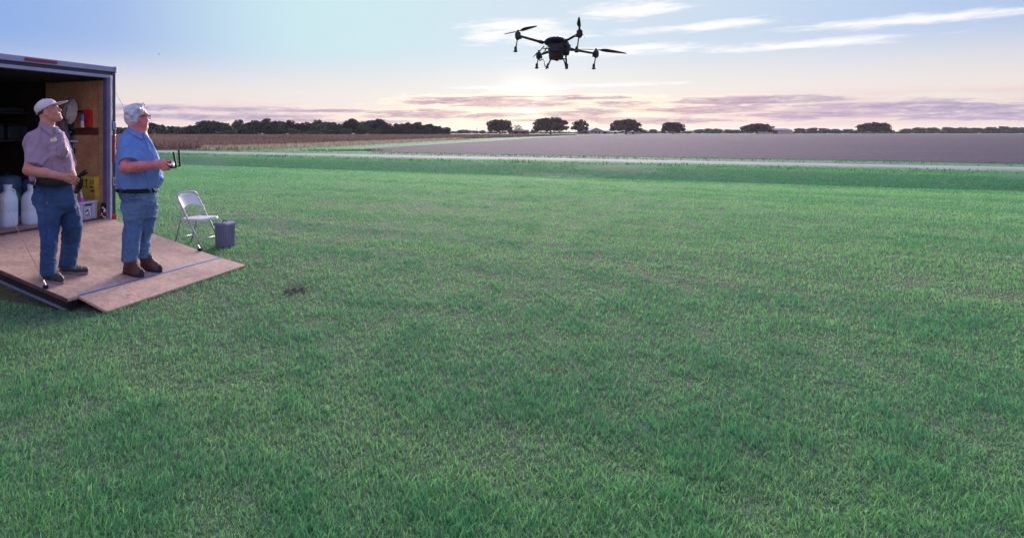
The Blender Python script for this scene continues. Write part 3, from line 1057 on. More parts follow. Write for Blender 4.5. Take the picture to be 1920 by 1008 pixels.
def osb_material(name, ca, cb, cc, scale=1.0, rough=0.75, stretch=(1, 1, 1)):
    m = bpy.data.materials.new(name)
    m.use_nodes = True
    t = NT(m.node_tree)
    b = m.node_tree.nodes['Principled BSDF']
    b.inputs['Roughness'].default_value = rough
    b.inputs['Specular IOR Level'].default_value = 0.25
    tcn = t.node('ShaderNodeTexCoord')
    mp = t.node('ShaderNodeMapping')
    mp.inputs['Scale'].default_value = tuple(18 * scale * s for s in stretch)
    t.l.new(tcn.outputs['Object'], mp.inputs[0])
    warp = t.noise(mp.outputs[0], 1.5, 2.0)
    vo = t.node('ShaderNodeTexVoronoi')
    vo.inputs['Scale'].default_value = 1.7
    t.l.new(t.vmath('ADD', mp.outputs[0], t.combine(t.math('MULTIPLY', warp, 2.5), warp, warp)), vo.inputs['Vector'])
    sepc = t.node('ShaderNodeSeparateXYZ')
    t.l.new(vo.outputs['Color'], sepc.inputs[0])
    col = t.mix(sepc.outputs[0], ca, cb)
    dirt = t.smooth(t.noise(tcn.outputs['Object'], 1.6, 5.0, 0.65), 0.42, 0.72)
    col = t.mix(t.math('MULTIPLY', dirt, 0.65), col, cc)
    sp = t.smooth(t.noise(mp.outputs[0], 5.0, 3.0, 0.7), 0.62, 0.74)
    col = t.mix(t.math('MULTIPLY', sp, 0.6), col, cc)
    # long scuffs and a few dark blots
    mp2 = t.node('ShaderNodeMapping')
    mp2.inputs['Rotation'].default_value = (0, 0, math.atan2(R3.y, R3.x) * -1)
    mp2.inputs['Scale'].default_value = (1.2, 26.0, 1.0)
    t.l.new(tcn.outputs['Object'], mp2.inputs[0])
    scuff = t.smooth(t.noise(mp2.outputs[0], 1.0, 5.0, 0.7), 0.60, 0.70)
    col = t.mix(t.math('MULTIPLY', scuff, 0.35), col, tuple(min(.8, c_ * 1.5) for c_ in cb))
    blot = t.smooth(t.noise(tcn.outputs['Object'], 7.0, 4.0, 0.6), 0.66, 0.74)
    col = t.mix(t.math('MULTIPLY', blot, 0.6), col, tuple(c_ * .6 for c_ in cc))
    t.l.new(col, b.inputs['Base Color'])
    bn = t.node('ShaderNodeBump')
    bn.inputs['Strength'].default_value = 0.35
    bn.inputs['Distance'].default_value = 0.004
    t.l.new(sepc.outputs[1], bn.inputs['Height'])
    t.l.new(bn.outputs[0], b.inputs['Normal'])
    return m


M_deck = osb_material('ramp_board', (0.48, 0.285, 0.225), (0.65, 0.42, 0.34), (0.26, 0.15, 0.13), 1.0, 0.7, (1, 1, 1))
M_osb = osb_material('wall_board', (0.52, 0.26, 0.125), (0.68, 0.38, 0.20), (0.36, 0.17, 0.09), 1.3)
M_tan = mat('tan_timber', (0.42, 0.29, 0.17), 0.8, (0.33, 0.22, 0.13), 3.0, (1, 1, 8))
M_brownb = mat('dark_brown_board', (0.13, 0.05, 0.04), 0.8, (0.09, 0.035, 0.03), 4.0)
M_alu = mat('grey_aluminium', (0.36, 0.35, 0.50), 0.42, (0.30, 0.29, 0.44), 2.0, metal=0.35)
M_alul = mat('light_aluminium', (0.62, 0.62, 0.70), 0.4, (0.5, 0.5, 0.6), 3.0, metal=0.4)
M_navy = mat('navy_painted_steel', (0.045, 0.040, 0.085), 0.45, (0.035, 0.03, 0.06), 3.0)
M_purp = mat('violet_steel', (0.17, 0.14, 0.26), 0.5, (0.13, 0.10, 0.21), 3.0)
M_shade = mat('shaded_lining', (0.018, 0.015, 0.017), 0.9, (0.010, 0.009, 0.011), 3.0)  # near-black: the unlit depth of the trailer is put into this colour
M_black = mat('black_plastic', (0.012, 0.012, 0.015), 0.75, (0.018, 0.018, 0.021), 9.0, spec=0.2)
M_rubber = mat('black_rubber', (0.018, 0.016, 0.018), 0.8, (0.03, 0.027, 0.03), 12.0)
M_redl = mat('red_lens', (0.30, 0.02, 0.04), 0.3, (0.22, 0.012, 0.03), 30.0)
M_red = mat('red_paint', (0.62, 0.03, 0.025), 0.45, (0.5, 0.022, 0.02), 8.0)
M_chrome = mat('zinc_steel', (0.55, 0.56, 0.62), 0.35, (0.45, 0.45, 0.5), 9.0, metal=0.8)
M_steelb = mat('blue_grey_steel', (0.20, 0.24, 0.38), 0.45, (0.15, 0.18, 0.30), 6.0, metal=0.4)
M_cable = mat('steel_cable', (0.36, 0.30, 0.30), 0.5, metal=0.5)

trailer = empty('cargo_trailer', T0)
tag(trailer, 'open cargo trailer with its rear ramp let down on the lawn', 'trailer')
INV = trailer.matrix_world.inverted() if False else Matrix.Translation(-T0)
ROT_T = Matrix((R3, W3, Z3)).transposed()          # columns r, w, z


def L(r, w, z):
    """trailer coordinates relative to the trailer's empty"""
    return R3 * r + W3 * w + Z3 * z


def tbox(r0, r1, w0, w1, z0, z1, bevel=0.0):
    return MB().box(L((r0 + r1) / 2, (w0 + w1) / 2, (z0 + z1) / 2), (abs(r1 - r0), abs(w1 - w0), abs(z1 - z0)), ROT_T, bevel)


TOP = 2.49
LEN = 4.2
NW = -TW - 0.10     # near side
tbox(-LEN, 0.0, NW + 0.02, 0.0, FLOOR - 0.05, FLOOR).build('floor', M_deck, trailer)
tbox(-LEN, -0.01, NW, 0.03, FLOOR - 0.20, FLOOR - 0.055).build('chassis', M_navy, trailer)
tbox(-LEN, -0.09, NW - 0.02, 0.03, TOP - 0.06, TOP - 0.01).build('roof', M_alu, trailer)
tbox(-LEN, -0.10, NW + 0.05, -0.08, TOP - 0.17, TOP - 0.07).build('shaded_ceiling', M_shade, trailer)  # ceiling, bulkhead and near wall panels carry the interior shade as colour
wall_far = tbox(-LEN, -0.08, -0.045, 0.03, FLOOR + 0.002, TOP - 0.065).build('side_wall', M_alu, trailer)
tbox(-LEN, -0.08, NW - 0.02, NW + 0.04, FLOOR + 0.002, TOP - 0.065).build('side_wall', M_alu, trailer)
tbox(-LEN - 0.05, -LEN - 0.002, NW - 0.02, 0.03, FLOOR - 0.2, TOP - 0.01).build('bulkhead', M_alu, trailer)
tbox(-LEN + 0.01, -LEN + 0.03, NW + 0.06, -0.09, FLOOR + 0.01, TOP - 0.18).build('shaded_bulkhead', M_shade, trailer)
tbox(-LEN + 0.05, -0.16, NW + 0.045, NW + 0.06, FLOOR + 0.005, TOP - 0.18).build('shaded_wall', M_shade, trailer)
# far wall boards: lower and upper panel, brown rail between, deeper boards coloured near-black as interior shade
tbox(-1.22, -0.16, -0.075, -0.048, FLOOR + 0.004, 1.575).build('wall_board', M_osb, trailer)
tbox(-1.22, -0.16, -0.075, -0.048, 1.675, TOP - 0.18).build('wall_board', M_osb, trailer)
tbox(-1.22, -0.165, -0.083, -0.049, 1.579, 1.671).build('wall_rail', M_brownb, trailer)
tbox(-LEN + 0.05, -1.225, -0.075, -0.048, FLOOR + 0.004, TOP - 0.18).build('shaded_wall_board', mat('shaded_board', (0.04, 0.022, 0.02), 0.9, (0.025, 0.015, 0.014), 4.0), trailer)  # same wall further in, its shade painted into the board colour
tbox(-0.155, -0.075, -0.115, -0.05, FLOOR + 0.003, TOP - 0.18, 0.004).build('door_stud', M_tan, trailer)
# rear frame
tbox(-0.07, 0.0, -0.118, -0.070, FLOOR + 0.001, TOP - 0.155, 0.004).build('inner_post', M_purp, trailer)
tbox(-0.072, 0.016, -0.069, -0.037, FLOOR - 0.02, TOP - 0.115, 0.004).build('post_trim', M_alul, trailer)
tbox(-0.074, 0.008, -0.036, 0.036, FLOOR - 0.19, TOP - 0.072, 0.004).build('corner_post', M_navy, trailer)
tbox(-0.07, 0.0, NW + 0.07, NW + 0.118, FLOOR + 0.001, TOP - 0.155, 0.004).build('inner_post', M_purp, trailer)
tbox(-0.072, 0.016, NW + 0.037, NW + 0.069, FLOOR - 0.02, TOP - 0.115, 0.004).build('post_trim', M_alul, trailer)
tbox(-0.074, 0.008, NW - 0.036, NW + 0.036, FLOOR - 0.19, TOP - 0.072, 0.004).build('corner_post', M_navy, trailer)
header = tbox(-0.085, 0.022, NW - 0.03, 0.0, TOP - 0.070, TOP, 0.008).build('header_rail', M_alu, trailer)
tbox(-0.085, 0.026, 0.002, 0.042, TOP - 0.074, TOP + 0.006, 0.006).build('corner_cap', M_alu, trailer)
tbox(-0.07, -0.002, NW + 0.03, -0.038, TOP - 0.113, TOP - 0.072).build('header_recess', M_navy, trailer)
tbox(-0.07, 0.018, NW + 0.07, -0.071, TOP - 0.155, TOP - 0.114, 0.004).build('header_trim', M_alu, trailer)
# red marker lamp on the header
lamp = MB()
pts = []
wa, wb, lz, lh = -1.385, -0.965, TOP - 0.034, 0.017
for k in range(9):
    a_ = PI / 2 + PI * k / 8
    pts.append(L(0.0225, wa + math.cos(a_) * lh, lz + math.sin(a_) * lh))
for k in range(9):
    a_ = -PI / 2 + PI * k / 8
    pts.append(L(0.0225, wb + math.cos(a_) * lh, lz + math.sin(a_) * lh))
lamp.prism(pts, R3 * 0.014)
lamp_o = lamp.build('marker_lamp', M_redl, header)
# latches, reflector and foot block on the far corner post
for zc in (1.70, 0.95):
    la = tbox(0.009, 0.022, -0.024, 0.028, zc - 0.055, zc + 0.055, 0.004).build('latch', M_chrome, trailer)
    tbox(0.0225, 0.038, -0.004, 0.016, zc - 0.04, zc + 0.04, 0.003).build('latch_bolt', M_alu, la)
    tbox(0.0225, 0.032, -0.022, -0.010, zc - 0.045, zc - 0.02, 0.002).build('latch_hook', M_chrome, la)
tbox(0.009, 0.020, -0.012, 0.022, 1.20, 1.55, 0.004).build('reflector_strip', M_red, trailer)
tbox(0.009, 0.032, -0.034, 0.034, FLOOR - 0.025, FLOOR + 0.045, 0.006).build('red_foot_block', M_red, trailer)
MB().lathe([(0.012, 0), (0.012, 0.012), (0.004, 0.016)], L(0.009, 0.008, 1.572), 10, ROT_T @ Matrix.Rotation(R(90), 3, 'Y')).build('screw', M_chrome, trailer)
tbox(-0.06, -0.004, NW + 0.12, -0.12, FLOOR + 0.001, FLOOR + 0.022, 0.004).build('threshold', M_brownb, trailer)

# wheels under the body
for r_ in (-1.75, -2.55):
    for w_, s_ in ((0.10, 1), (NW - 0.10, -1)):
        ty = MB().lathe([(0.19, -0.09), (0.30, -0.085), (0.325, -0.05), (0.325, 0.05), (0.30, 0.085), (0.19, 0.09)], L(r_, w_, 0.325), 28, ROT_T @ Matrix.Rotation(R(90), 3, 'X')).build('wheel', M_rubber, trailer, angle=35)
        MB().lathe([(0.06, -0.06), (0.188, -0.085), (0.188, 0.085), (0.06, 0.06)], L(r_, w_, 0.325), 20, ROT_T @ Matrix.Rotation(R(90), 3, 'X')).build('rim', M_alul, ty)

# ramp
ramp = MB()
nw, fw = -2.33, -0.02
TH = 0.028


def rquad(r0, r1, w0, w1, th, zoff=0.0, n=1):
    c = [(r0, w0), (r1, w0), (r1, w1), (r0, w1)]
    return [L(r, w, ramp_z2(r, w) + zoff - th) for r, w in c] + [L(r, w, ramp_z2(r, w) + zoff) for r, w in c]


M_seam = mat('board_edge', (0.12, 0.06, 0.055), 0.85, (0.08, 0.045, 0.04), 10.0)
deck = MB().hexa(rquad(0.025, RAMP_L - 0.004, nw, fw, TH)).build('ramp', M_deck, trailer)
flap = MB()
c = [(RAMP_L + 0.006, -2.215), (RAMP_L + FLAP_L, -2.215), (RAMP_L + FLAP_L, -0.005), (RAMP_L + 0.006, -0.005)]
flap.hexa([L(r, w, ramp_z2(r, w) - 0.022) for r, w in c] + [L(r, w, ramp_z2(r, w)) for r, w in c])
flap = flap.build('ramp_flap', M_deck, deck)
# dark edge bands, a frame beam and a steel angle along the near side
c = [(0.03, nw - 0.006), (RAMP_L - 0.002, nw - 0.006), (RAMP_L - 0.002, nw - 0.001), (0.03, nw - 0.001)]
MB().hexa([L(r, w, ramp_z2(r, nw) - 0.034) for r, w in c] + [L(r, w, ramp_z2(r, nw) - 0.003) for r, w in c]).build('board_edge', M_seam, deck)
c = [(0.03, nw + 0.006), (RAMP_L - 0.006, nw + 0.006), (RAMP_L - 0.006, nw + 0.05), (0.03, nw + 0.05)]
MB().hexa([L(r, w, ramp_z2(r, nw) - 0.118) for r, w in c] + [L(r, w, ramp_z2(r, nw) - 0.036) for r, w in c]).build('frame_beam', M_black, deck)
c = [(0.03, nw - 0.014), (RAMP_L - 0.02, nw - 0.014), (RAMP_L - 0.02, nw + 0.005), (0.03, nw + 0.005)]
MB().hexa([L(r, w, ramp_z2(r, nw) - 0.116) for r, w in c] + [L(r, w, ramp_z2(r, nw) - 0.098) for r, w in c]).build('steel_angle', M_steelb, deck)
c = [(RAMP_L - 0.05, nw + 0.06), (RAMP_L - 0.006, nw + 0.06), (RAMP_L - 0.006, fw), (RAMP_L - 0.05, fw)]
MB().hexa([L(r, w, max(0.004, ramp_z2(RAMP_L, w) - 0.09)) for r, w in c] + [L(r, w, ramp_z2(r, w) - 0.032) for r, w in c]).build('end_beam', M_black, deck)
c = [(0.03, fw - 0.05), (RAMP_L - 0.06, fw - 0.05), (RAMP_L - 0.06, fw - 0.004), (0.03, fw - 0.004)]
MB().hexa([L(r, w, ramp_z2(r, fw) - 0.10) for r, w in c] + [L(r, w, ramp_z2(r, fw) - 0.032) for r, w in c]).build('frame_beam', M_black, deck)
# hinge strip, dark knuckle line and screws
for (r0, r1, zo, m_, nm) in ((RAMP_L - 0.028, RAMP_L - 0.006, 0.003, M_alu, 'hinge_strip'), (RAMP_L - 0.004, RAMP_L + 0.005, 0.0015, M_navy, 'hinge_pin')):
    c = [(r0, -2.20), (r1, -2.20), (r1, -0.03), (r0, -0.03)]
    MB().hexa([L(r, w, ramp_z2(r, w) - 0.002) for r, w in c] + [L(r, w, ramp_z2(r, w) + zo) for r, w in c]).build(nm, mat('blue_hinge', (0.26, 0.33, 0.60), 0.5, (0.20, 0.25, 0.46), 20.0) if nm == 'hinge_strip' else m_, deck)
# lift cables with clasps
q = ramp_hit(96, 538) - T0
rn = q.dot(R3)
for (w_, top) in ((nw + 0.012, L(0.02, NW + 0.0, 2.16)), (fw - 0.012, L(0.02, 0.015, 2.16))):
    e = L(rn, w_, ramp_z2(rn, w_) + 0.03)
    cb = MB().tube([top, top * 0.5 + e * 0.5 + Vector((0, 0, -0.012)), e], 0.0024, 6).build('lift_cable', M_cable, deck)
    MB().tube([e + (top - e).normalized() * 0.05, e], 0.007, 8).build('ferrule', M_chrome, cb)
    MB().box(e - Vector((0, 0, 0.016)), (0.05, 0.028, 0.034), ROT_T, 0.006).build('clasp', M_black, cb)

# ================================================================== cargo inside the trailer
M_jug = mat('translucent_plastic', (0.72, 0.79, 0.88), 0.42, (0.62, 0.71, 0.85), 3.0, spec=0.5)
M_jug.node_tree.nodes['Principled BSDF'].inputs['Subsurface Weight'].default_value = 0.25
M_jug.node_tree.nodes['Principled BSDF'].inputs['Subsurface Radius'].default_value = (0.05, 0.05, 0.06)
M_drum = mat('blue_drum', (0.06, 0.12, 0.24), 0.5, (0.045, 0.09, 0.19), 3.0)
M_grn = mat('green_hose', (0.05, 0.30, 0.06), 0.5)


def floor_pt(px, py):
    return G(px, py, FLOOR + 0.001)


def jug(px, py, rpx, hpx, label, square=0.82):
    b_ = floor_pt(px, py)
    r_ = rpx / F * b_.y
    h_ = hpx / F * b_.y
    root = empty('plastic_jug', b_)
    tag(root, label, 'jug')
    o = MB()
    prof = [(0.90, 0.0), (0.98, 0.025), (1.0, 0.06), (1.0, 0.33), (0.975, 0.345), (1.0, 0.36), (1.0, 0.60), (0.97, 0.66), (0.86, 0.735), (0.66, 0.80), (0.46, 0.835), (0.44, 0.845)]
    rings = []
    SEG = 32
    for (rr, zz) in prof:
        ring = []
        for k in range(SEG):
            a_ = 2 * PI * k / SEG + 0.4
            ca, sa = math.cos(a_), math.sin(a_)
            p_ = 3.2
            q_ = (abs(ca) ** p_ + abs(sa) ** p_) ** (-1 / p_)
            ring.append(o.bm.verts.new(W3 * (ca * q_ * r_ * rr) + R3 * (sa * q_ * r_ * rr * square) + Z3 * (zz * h_)))
        rings.append(ring)
    for i in range(len(rings) - 1):
        for k in range(SEG):
            o.bm.faces.new((rings[i][k], rings[i][(k + 1) % SEG], rings[i + 1][(k + 1) % SEG], rings[i + 1][k]))
    o.bm.faces.new(rings[0][::-1])
    o.bm.faces.new(rings[-1])
    o.build('body', M_jug, root, angle=50)
    nk = MB()
    nk.lathe([(r_ * 0.42, 0.83 * h_), (r_ * 0.42, 0.89 * h_), (r_ * 0.49, 0.895 * h_), (r_ * 0.49, 0.915 * h_), (r_ * 0.42, 0.92 * h_), (r_ * 0.42, 0.95 * h_), (r_ * 0.47, 0.955 * h_), (r_ * 0.47, h_), (r_ * 0.38, h_)], (0, 0, 0), 20)
    nk.build('neck', M_jug, root, angle=40)
    hd = MB()
    e_ = R3 * (-r_ * 0.0) + W3 * (r_ * 0.95)
    hd.tube(bez(W3 * r_ * 0.35 + Z3 * h_ * 0.86, W3 * r_ * 1.05 + Z3 * h_ * 0.92, W3 * r_ * 0.93 + Z3 * h_ * 0.66, 8), r_ * 0.12, 8)
    hd.build('handle', M_jug, root, True)
    return root


jug(14.5, 424, 17, 78, 'cloudy plastic jug nearest the open end of the trailer, with ribbed neck')
jug(60, 419.5, 18, 74, 'cloudy plastic jug beside the knee of the man in the cap')


def drum(px, pyb, rpx, toppx, y, label):
    x_ = (px - CX) / F * y
    r_ = rpx / F * y
    zt = H - (toppx - CY) / F * y
    root = empty('plastic_drum', (x_, y, FLOOR + 0.001))
    tag(root, label, 'drum')
    h_ = zt - FLOOR
    MB().lathe([(r_ * .94, 0), (r_, .03), (r_, h_ * .3), (r_ * 1.02, h_ * .32), (r_ * 1.02, h_ * .35), (r_, h_ * .37), (r_, h_ * .68), (r_ * 1.02, h_ * .7), (r_ * 1.02, h_ * .73), (r_, h_ * .75), (r_ * .96, h_ * .9), (r_ * .80, h_ * .97), (r_ * .3, h_)], (0, 0, 0), 28).build('body', M_drum, root, angle=40)
    MB().lathe([(r_ * .2, h_), (r_ * .2, h_ + .02), (r_ * .17, h_ + .03)], (0, 0, 0), 14).build('cap', M_black, root)


drum(14, 0, 25, 328, 8.75, 'dark blue plastic drum behind the nearest jug')
drum(62, 0, 20, 334, 8.95, 'dark blue plastic drum behind the second jug')
hs = []
for i in range(9):
    t_ = i / 8
    p_ = P(24 + 18 * math.sin(t_ * PI * 0.5), 356 + 44 * t_ ** 1.4, 8.32 - 0.05 * t_)
    hs.append(p_)
MB_h = MB().tube(hs + [hs[-1] + Vector((-0.04, 0.12, -0.06))], 0.017, 8)
tag(MB_h.build('hose', M_grn, None, True), 'green garden hose looped between the two cloudy jugs', 'hose')

# rack with a folded tarp; dark totes added to blacken the deep interior
rack = empty('shelf_rack', P(10, 247, 9.1) * 1.0)
rp = P(6, 262, 9.15)
rack.location = (rp.x, rp.y, FLOOR + 0.001)
tag(rack, 'dark metal shelf rack deep inside the trailer', 'rack')
for (a_, b_) in ((-.5, -.2), (.32, -.2), (-.5, .2), (.32, .2)):
    MB().box(R3 * b_ + W3 * a_ + Z3 * 0.75, (0.03, 0.03, 1.5), ROT_T).build('post', M_black, rack)
for zz in (0.5, 1.03, 1.42):
    MB().box(W3 * -0.09 + Z3 * zz, (0.46, 0.9, 0.025), ROT_T, 0.004).build('shelf', M_navy, rack)
M_tarp = mat('dark_tarp', (0.03, 0.05, 0.06), 0.6, (0.02, 0.035, 0.045), 6.0, bump=0.5, bscale=12)
tp = MB().box(rp * 0, (0.36, 0.62, 0.07), ROT_T, 0.03, 3).build('folded_tarp', M_tarp, None, True)
tp.location = rack.location + W3 * -0.08 + Z3 * (1.4325 + 0.037)
tag(tp, 'folded dark tarp lying on the top shelf of the rack', 'tarp')
for i, (a_, zz, nm) in enumerate(((-0.28, 1.0425, 'left'), (0.12, 1.0425, 'right'))):
    bx = empty('added_tote', rack.location + W3 * a_ + Z3 * zz)
    tag(bx, 'dark lidded tote added to deepen the interior shade, middle shelf, %s' % ('end away from the hats' if i == 0 else 'end towards the hats'), 'tote')
    MB().box(Z3 * 0.10, (0.36, 0.34, 0.20), ROT_T, 0.02).build('tub', M_tarp, bx)
    MB().box(Z3 * 0.215, (0.39, 0.37, 0.025), ROT_T, 0.008).build('lid', M_black, bx)

# stand pole with a cross bar, clamp and boss
pb = P(137.5, 300, 8.86)
stand = empty('light_stand', (pb.x, pb.y, FLOOR + 0.001))
tag(stand, 'blue-grey metal stand with a cross bar against the trailer wall', 'stand')
M_stand = mat('stand_metal', (0.16, 0.24, 0.34), 0.4, (0.12, 0.18, 0.26), 8.0, metal=0.4)
zt_ = 1.62 + 30 / F * 8.86
MB().tube([(0, 0, 0.02), (0, 0, zt_ - FLOOR)], 0.017, 10).build('pole', M_stand, stand, True)
MB().tube([(-0.035, 0.0, 0.25), (-0.035, 0.0, zt_ - FLOOR - .1)], 0.010, 8).build('inner_rod', M_stand, stand, True)
for a_ in (0.3, 2.4, 4.5):
    MB().tube([(0, 0, 0.35), (math.cos(a_) * .16, math.sin(a_) * .07, 0.004)], 0.009, 6).build('leg', M_stand, stand)
zb_ = 1.62 - 18.5 / F * 8.8 - FLOOR
MB().tube([(-0.21, -0.04, zb_ + .012), (0.085, -0.03, zb_)], 0.016, 10).build('cross_bar', M_alul, stand, True)
MB().lathe([(0.018, 0), (0.02, 0.02), (0.012, 0.03)], (0.085, -0.03, zb_), 10, Matrix.Rotation(R(90), 3, 'Y')).build('bar_tip', M_chrome, stand)
for zc in (zb_ - .13, zb_ + .13):
    MB().box((-0.01, -0.01, zc), (0.09, 0.06, 0.07), None, 0.012).build('clamp', M_black, stand)
    MB().lathe([(0.016, 0), (0.018, .02), (0.010, .03)], (-0.02, -0.045, zc), 10, Matrix.Rotation(R(90), 3, 'X')).build('knob', M_chrome, stand)

# fire extinguisher style bottle and red box on the far wall
def wall_pt(px, py, off=0.0):
    """point on the far wall's inner face (w = -0.075 - off)"""
    d = P(px, py, 1.0) - Vector((0, 0, H))
    o = Vector((0, 0, H))
    s = (T0 + W3 * (-0.075 - off) - o).dot(W3) / d.dot(W3)
    return o + d * s


M_bluebottle = mat('blue_bottle', (0.10, 0.28, 0.62), 0.35, (0.07, 0.2, 0.5), 9.0)
q0, q1 = wall_pt(160.5, 206), wall_pt(174.5, 239)
rb = empty('red_box', (q0 + q1) / 2)
tag(rb, 'bright red flat box fixed to the trailer wall', 'box')
rw_, rh_ = (q1 - q0).dot(R3), abs(q1.z - q0.z)
MB().box(W3 * -0.03, (abs(rw_), 0.05, rh_), ROT_T, 0.004).build('case', M_red, rb)
MB().box(W3 * -0.058 + Z3 * (-rh_ * .02), (abs(rw_) * .82, 0.006, rh_ * .8), ROT_T, 0.002).build('door', M_red, rb)
MB().box(W3 * -0.066 + Z3 * (-rh_ * .16), (0.03, 0.010, 0.012), ROT_T, 0.003).build('latch', M_black, rb)
q0, q1 = wall_pt(152.5, 210, 0.04), wall_pt(160, 239, 0.04)
fb = empty('spray_bottle', Vector(((q0.x + q1.x) / 2, (q0.y + q1.y) / 2, q1.z)))
tag(fb, 'blue and white bottle with black nozzle hanging beside the red box', 'bottle')
bw, bh = abs((q1 - q0).dot(R3)) * 0.5, q0.z - q1.z
M_white = mat('white_plastic', (0.72, 0.72, 0.78), 0.45)
MB().lathe([(bw, 0), (bw, bh * .42)], (0, 0, 0), 16).build('lower_sleeve', M_white, fb, angle=40)
MB().lathe([(bw * 1.01, bh * .425), (bw * 1.01, bh * .75), (bw * .6, bh * .86), (bw * .4, bh * .9)], (0, 0, 0), 16).build('shell', M_bluebottle, fb, angle=40)
MB().lathe([(bw * .5, bh * .9), (bw * .5, bh * 1.0), (bw * .35, bh * 1.02)], (0, 0, 0), 12).build('nozzle_cap', M_black, fb)
MB().tube([(0, 0, bh * 1.0), R3 * -0.05 + Z3 * (bh * 1.04), R3 * -0.10 + Z3 * (bh * 1.02)], 0.012, 8).build('nozzle', M_black, fb)
MB().box(W3 * 0.055 + Z3 * bh * .5, (0.03, 0.05, 0.03), ROT_T).build('bracket', M_red, fb)

# yellow cartons
M_yel = mat('yellow_card', (0.60, 0.44, 0.05), 0.75, (0.50, 0.35, 0.04), 5.0)
M_yel2 = mat('yellow_card_worn', (0.52, 0.36, 0.06), 0.8, (0.42, 0.28, 0.05), 7.0)
M_ink = mat('black_ink', (0.02, 0.018, 0.02), 0.8)
zs_ = [FLOOR + 0.001]
CR0, CR1, CW0, CW1 = -0.463, -0.139, -0.195, -0.082
ztop = [1.62 - (379 - CY) / F * 8.53, 1.62 - (354 - CY) / F * 8.53, 1.62 - (331.5 - CY) / F * 8.53]
for i, nm in enumerate(('bottom', 'middle', 'top')):
    z0 = zs_[-1]
    z1 = ztop[i]
    zs_.append(z1 + 0.001)
    sh_ = (0.0, 0.012, -0.006)[i]
    ct = empty('yellow_carton', TR((CR0 + CR1) / 2 + sh_, (CW0 + CW1) / 2, z0), math.atan2(R3.y, R3.x))
    tag(ct, {'bottom': 'yellow carton at the bottom of its stack, behind the grey crate', 'middle': 'plain worn yellow carton in the middle of its stack', 'top': 'yellow carton printed with arrows, topmost of its stack'}[nm], 'carton', 'yellow cartons stacked in the trailer')
    ww, hh, dd = CR1 - CR0, z1 - z0, CW1 - CW0
    MB().box((0, 0, hh / 2), (ww, dd, hh), None, 0.004).build('carton_body', M_yel if i == 2 else M_yel2, ct)
    MB().box((0, 0, hh - 0.001), (ww * .96, 0.04, 0.004), None).build('tape', M_tan, ct)
    fy = -dd / 2 - 0.0005
    if i == 2:
        for k in range(3):
            ax = -ww * .36 + k * ww * 0.20
            a = MB()
            a.prism([(ax - .009, fy, hh * .24), (ax + .009, fy, hh * .24), (ax + .009, fy, hh * .60), (ax + .024, fy, hh * .60), (ax, fy, hh * .90), (ax - .024, fy, hh * .60), (ax - .009, fy, hh * .60)], (0, -0.0015, 0))
            a.build('printed_arrow', M_ink, ct)
            MB().box((ax, fy - .0007, hh * .15), (0.050, 0.0015, hh * .08)).build('arrow_bar', M_ink, ct)
        tx = bpy.data.curves.new('lettering', 'FONT')
        tx.body = '2X'
        tx.size = hh * 0.50
        tx.extrude = 0.0008
        to = bpy.data.objects.new('lettering', tx)
        COL.objects.link(to)
        dg = bpy.context.evaluated_depsgraph_get()
        tm_ = bpy.data.meshes.new_from_object(to.evaluated_get(dg))
        bpy.data.objects.remove(to)
        to = obj('lettering', tm_, None, ct)
        tm_.materials.clear()
        tm_.materials.append(M_ink)
        to.location = (ww * 0.20, fy - 0.001, hh * 0.38)
        to.rotation_euler = (R(90), 0, 0)
    if i >= 1:
        MB().box((ww * 0.33, fy - .001, hh * (0.13 if i == 2 else 0.83)), (ww * 0.2, 0.002, hh * .12)).build('printed_bar', M_ink, ct)

# grey crate with an emblem
M_crate = mat('grey_crate', (0.50, 0.47, 0.62), 0.55, (0.43, 0.40, 0.55), 5.0)
cb_ = TR(-0.10, -0.355, FLOOR + 0.001)
crate = empty('plastic_crate', cb_, math.atan2(W3.y, W3.x))
tag(crate, 'pale grey plastic crate with a triangle emblem by the trailer post', 'crate')
cw, ch, cdp = 0.31, 36 / F * cb_.y, 0.25
MB().box((0, cdp / 2, 0.012), (cw * .95, cdp * .95, 0.02)).build('base', M_crate, crate)
for s in (-1, 1):
    MB().box((s * (cw / 2 - .008), cdp / 2, ch / 2), (0.012, cdp, ch - .004)).build('wall', M_crate, crate)
MB().box((0, .006, ch / 2), (cw - .03, 0.010, ch - .004)).build('wall', M_crate, crate)
MB().box((0, cdp - .006, ch / 2), (cw - .03, 0.010, ch - .004)).build('wall', M_crate, crate)
MB().box((0, -0.004, ch - .016), (cw * 1.03, 0.02, 0.028), None, 0.004).build('rim', M_crate, crate)
for fx in (-.46, -.20, .24, .46):
    MB().box((fx * cw, -0.006, ch * .44), (0.012, 0.012, ch * .84), None, 0.003).build('rib', M_crate, crate)
MB().box((0.02 * cw, -0.0035, ch * .80), (cw * .36, 0.006, ch * .09), None, 0.002).build('hand_hole', M_ink, crate)
em = MB()
em.prism([(-.15 * cw, -.0002, .22 * ch), (.20 * cw, -.0002, .22 * ch), (.08 * cw, -.0002, .66 * ch)], (0, -0.002, 0))
emo = em.build('emblem', M_white, crate)
a = MB()
a.prism([(-.16 * cw, -.0024, .46 * ch), (.0 * cw, -.0024, .56 * ch), (.07 * cw, -.0024, .54 * ch), (.05 * cw, -.0024, .46 * ch)], (0, -0.0015, 0))
a.prism([(-.13 * cw, -.0024, .24 * ch), (.12 * cw, -.0024, .26 * ch), (.10 * cw, -.0024, .32 * ch), (-.10 * cw, -.0024, .30 * ch)], (0, -0.0015, 0))
a.prism([(.02 * cw, -.0024, .36 * ch), (.12 * cw, -.0024, .34 * ch), (.07 * cw, -.0024, .46 * ch)], (0, -0.0015, 0))
a.build('emblem_print', M_ink, emo)
M_pink = mat('pink_plastic', (0.62, 0.10, 0.50), 0.35, (0.5, 0.07, 0.42), 9.0)
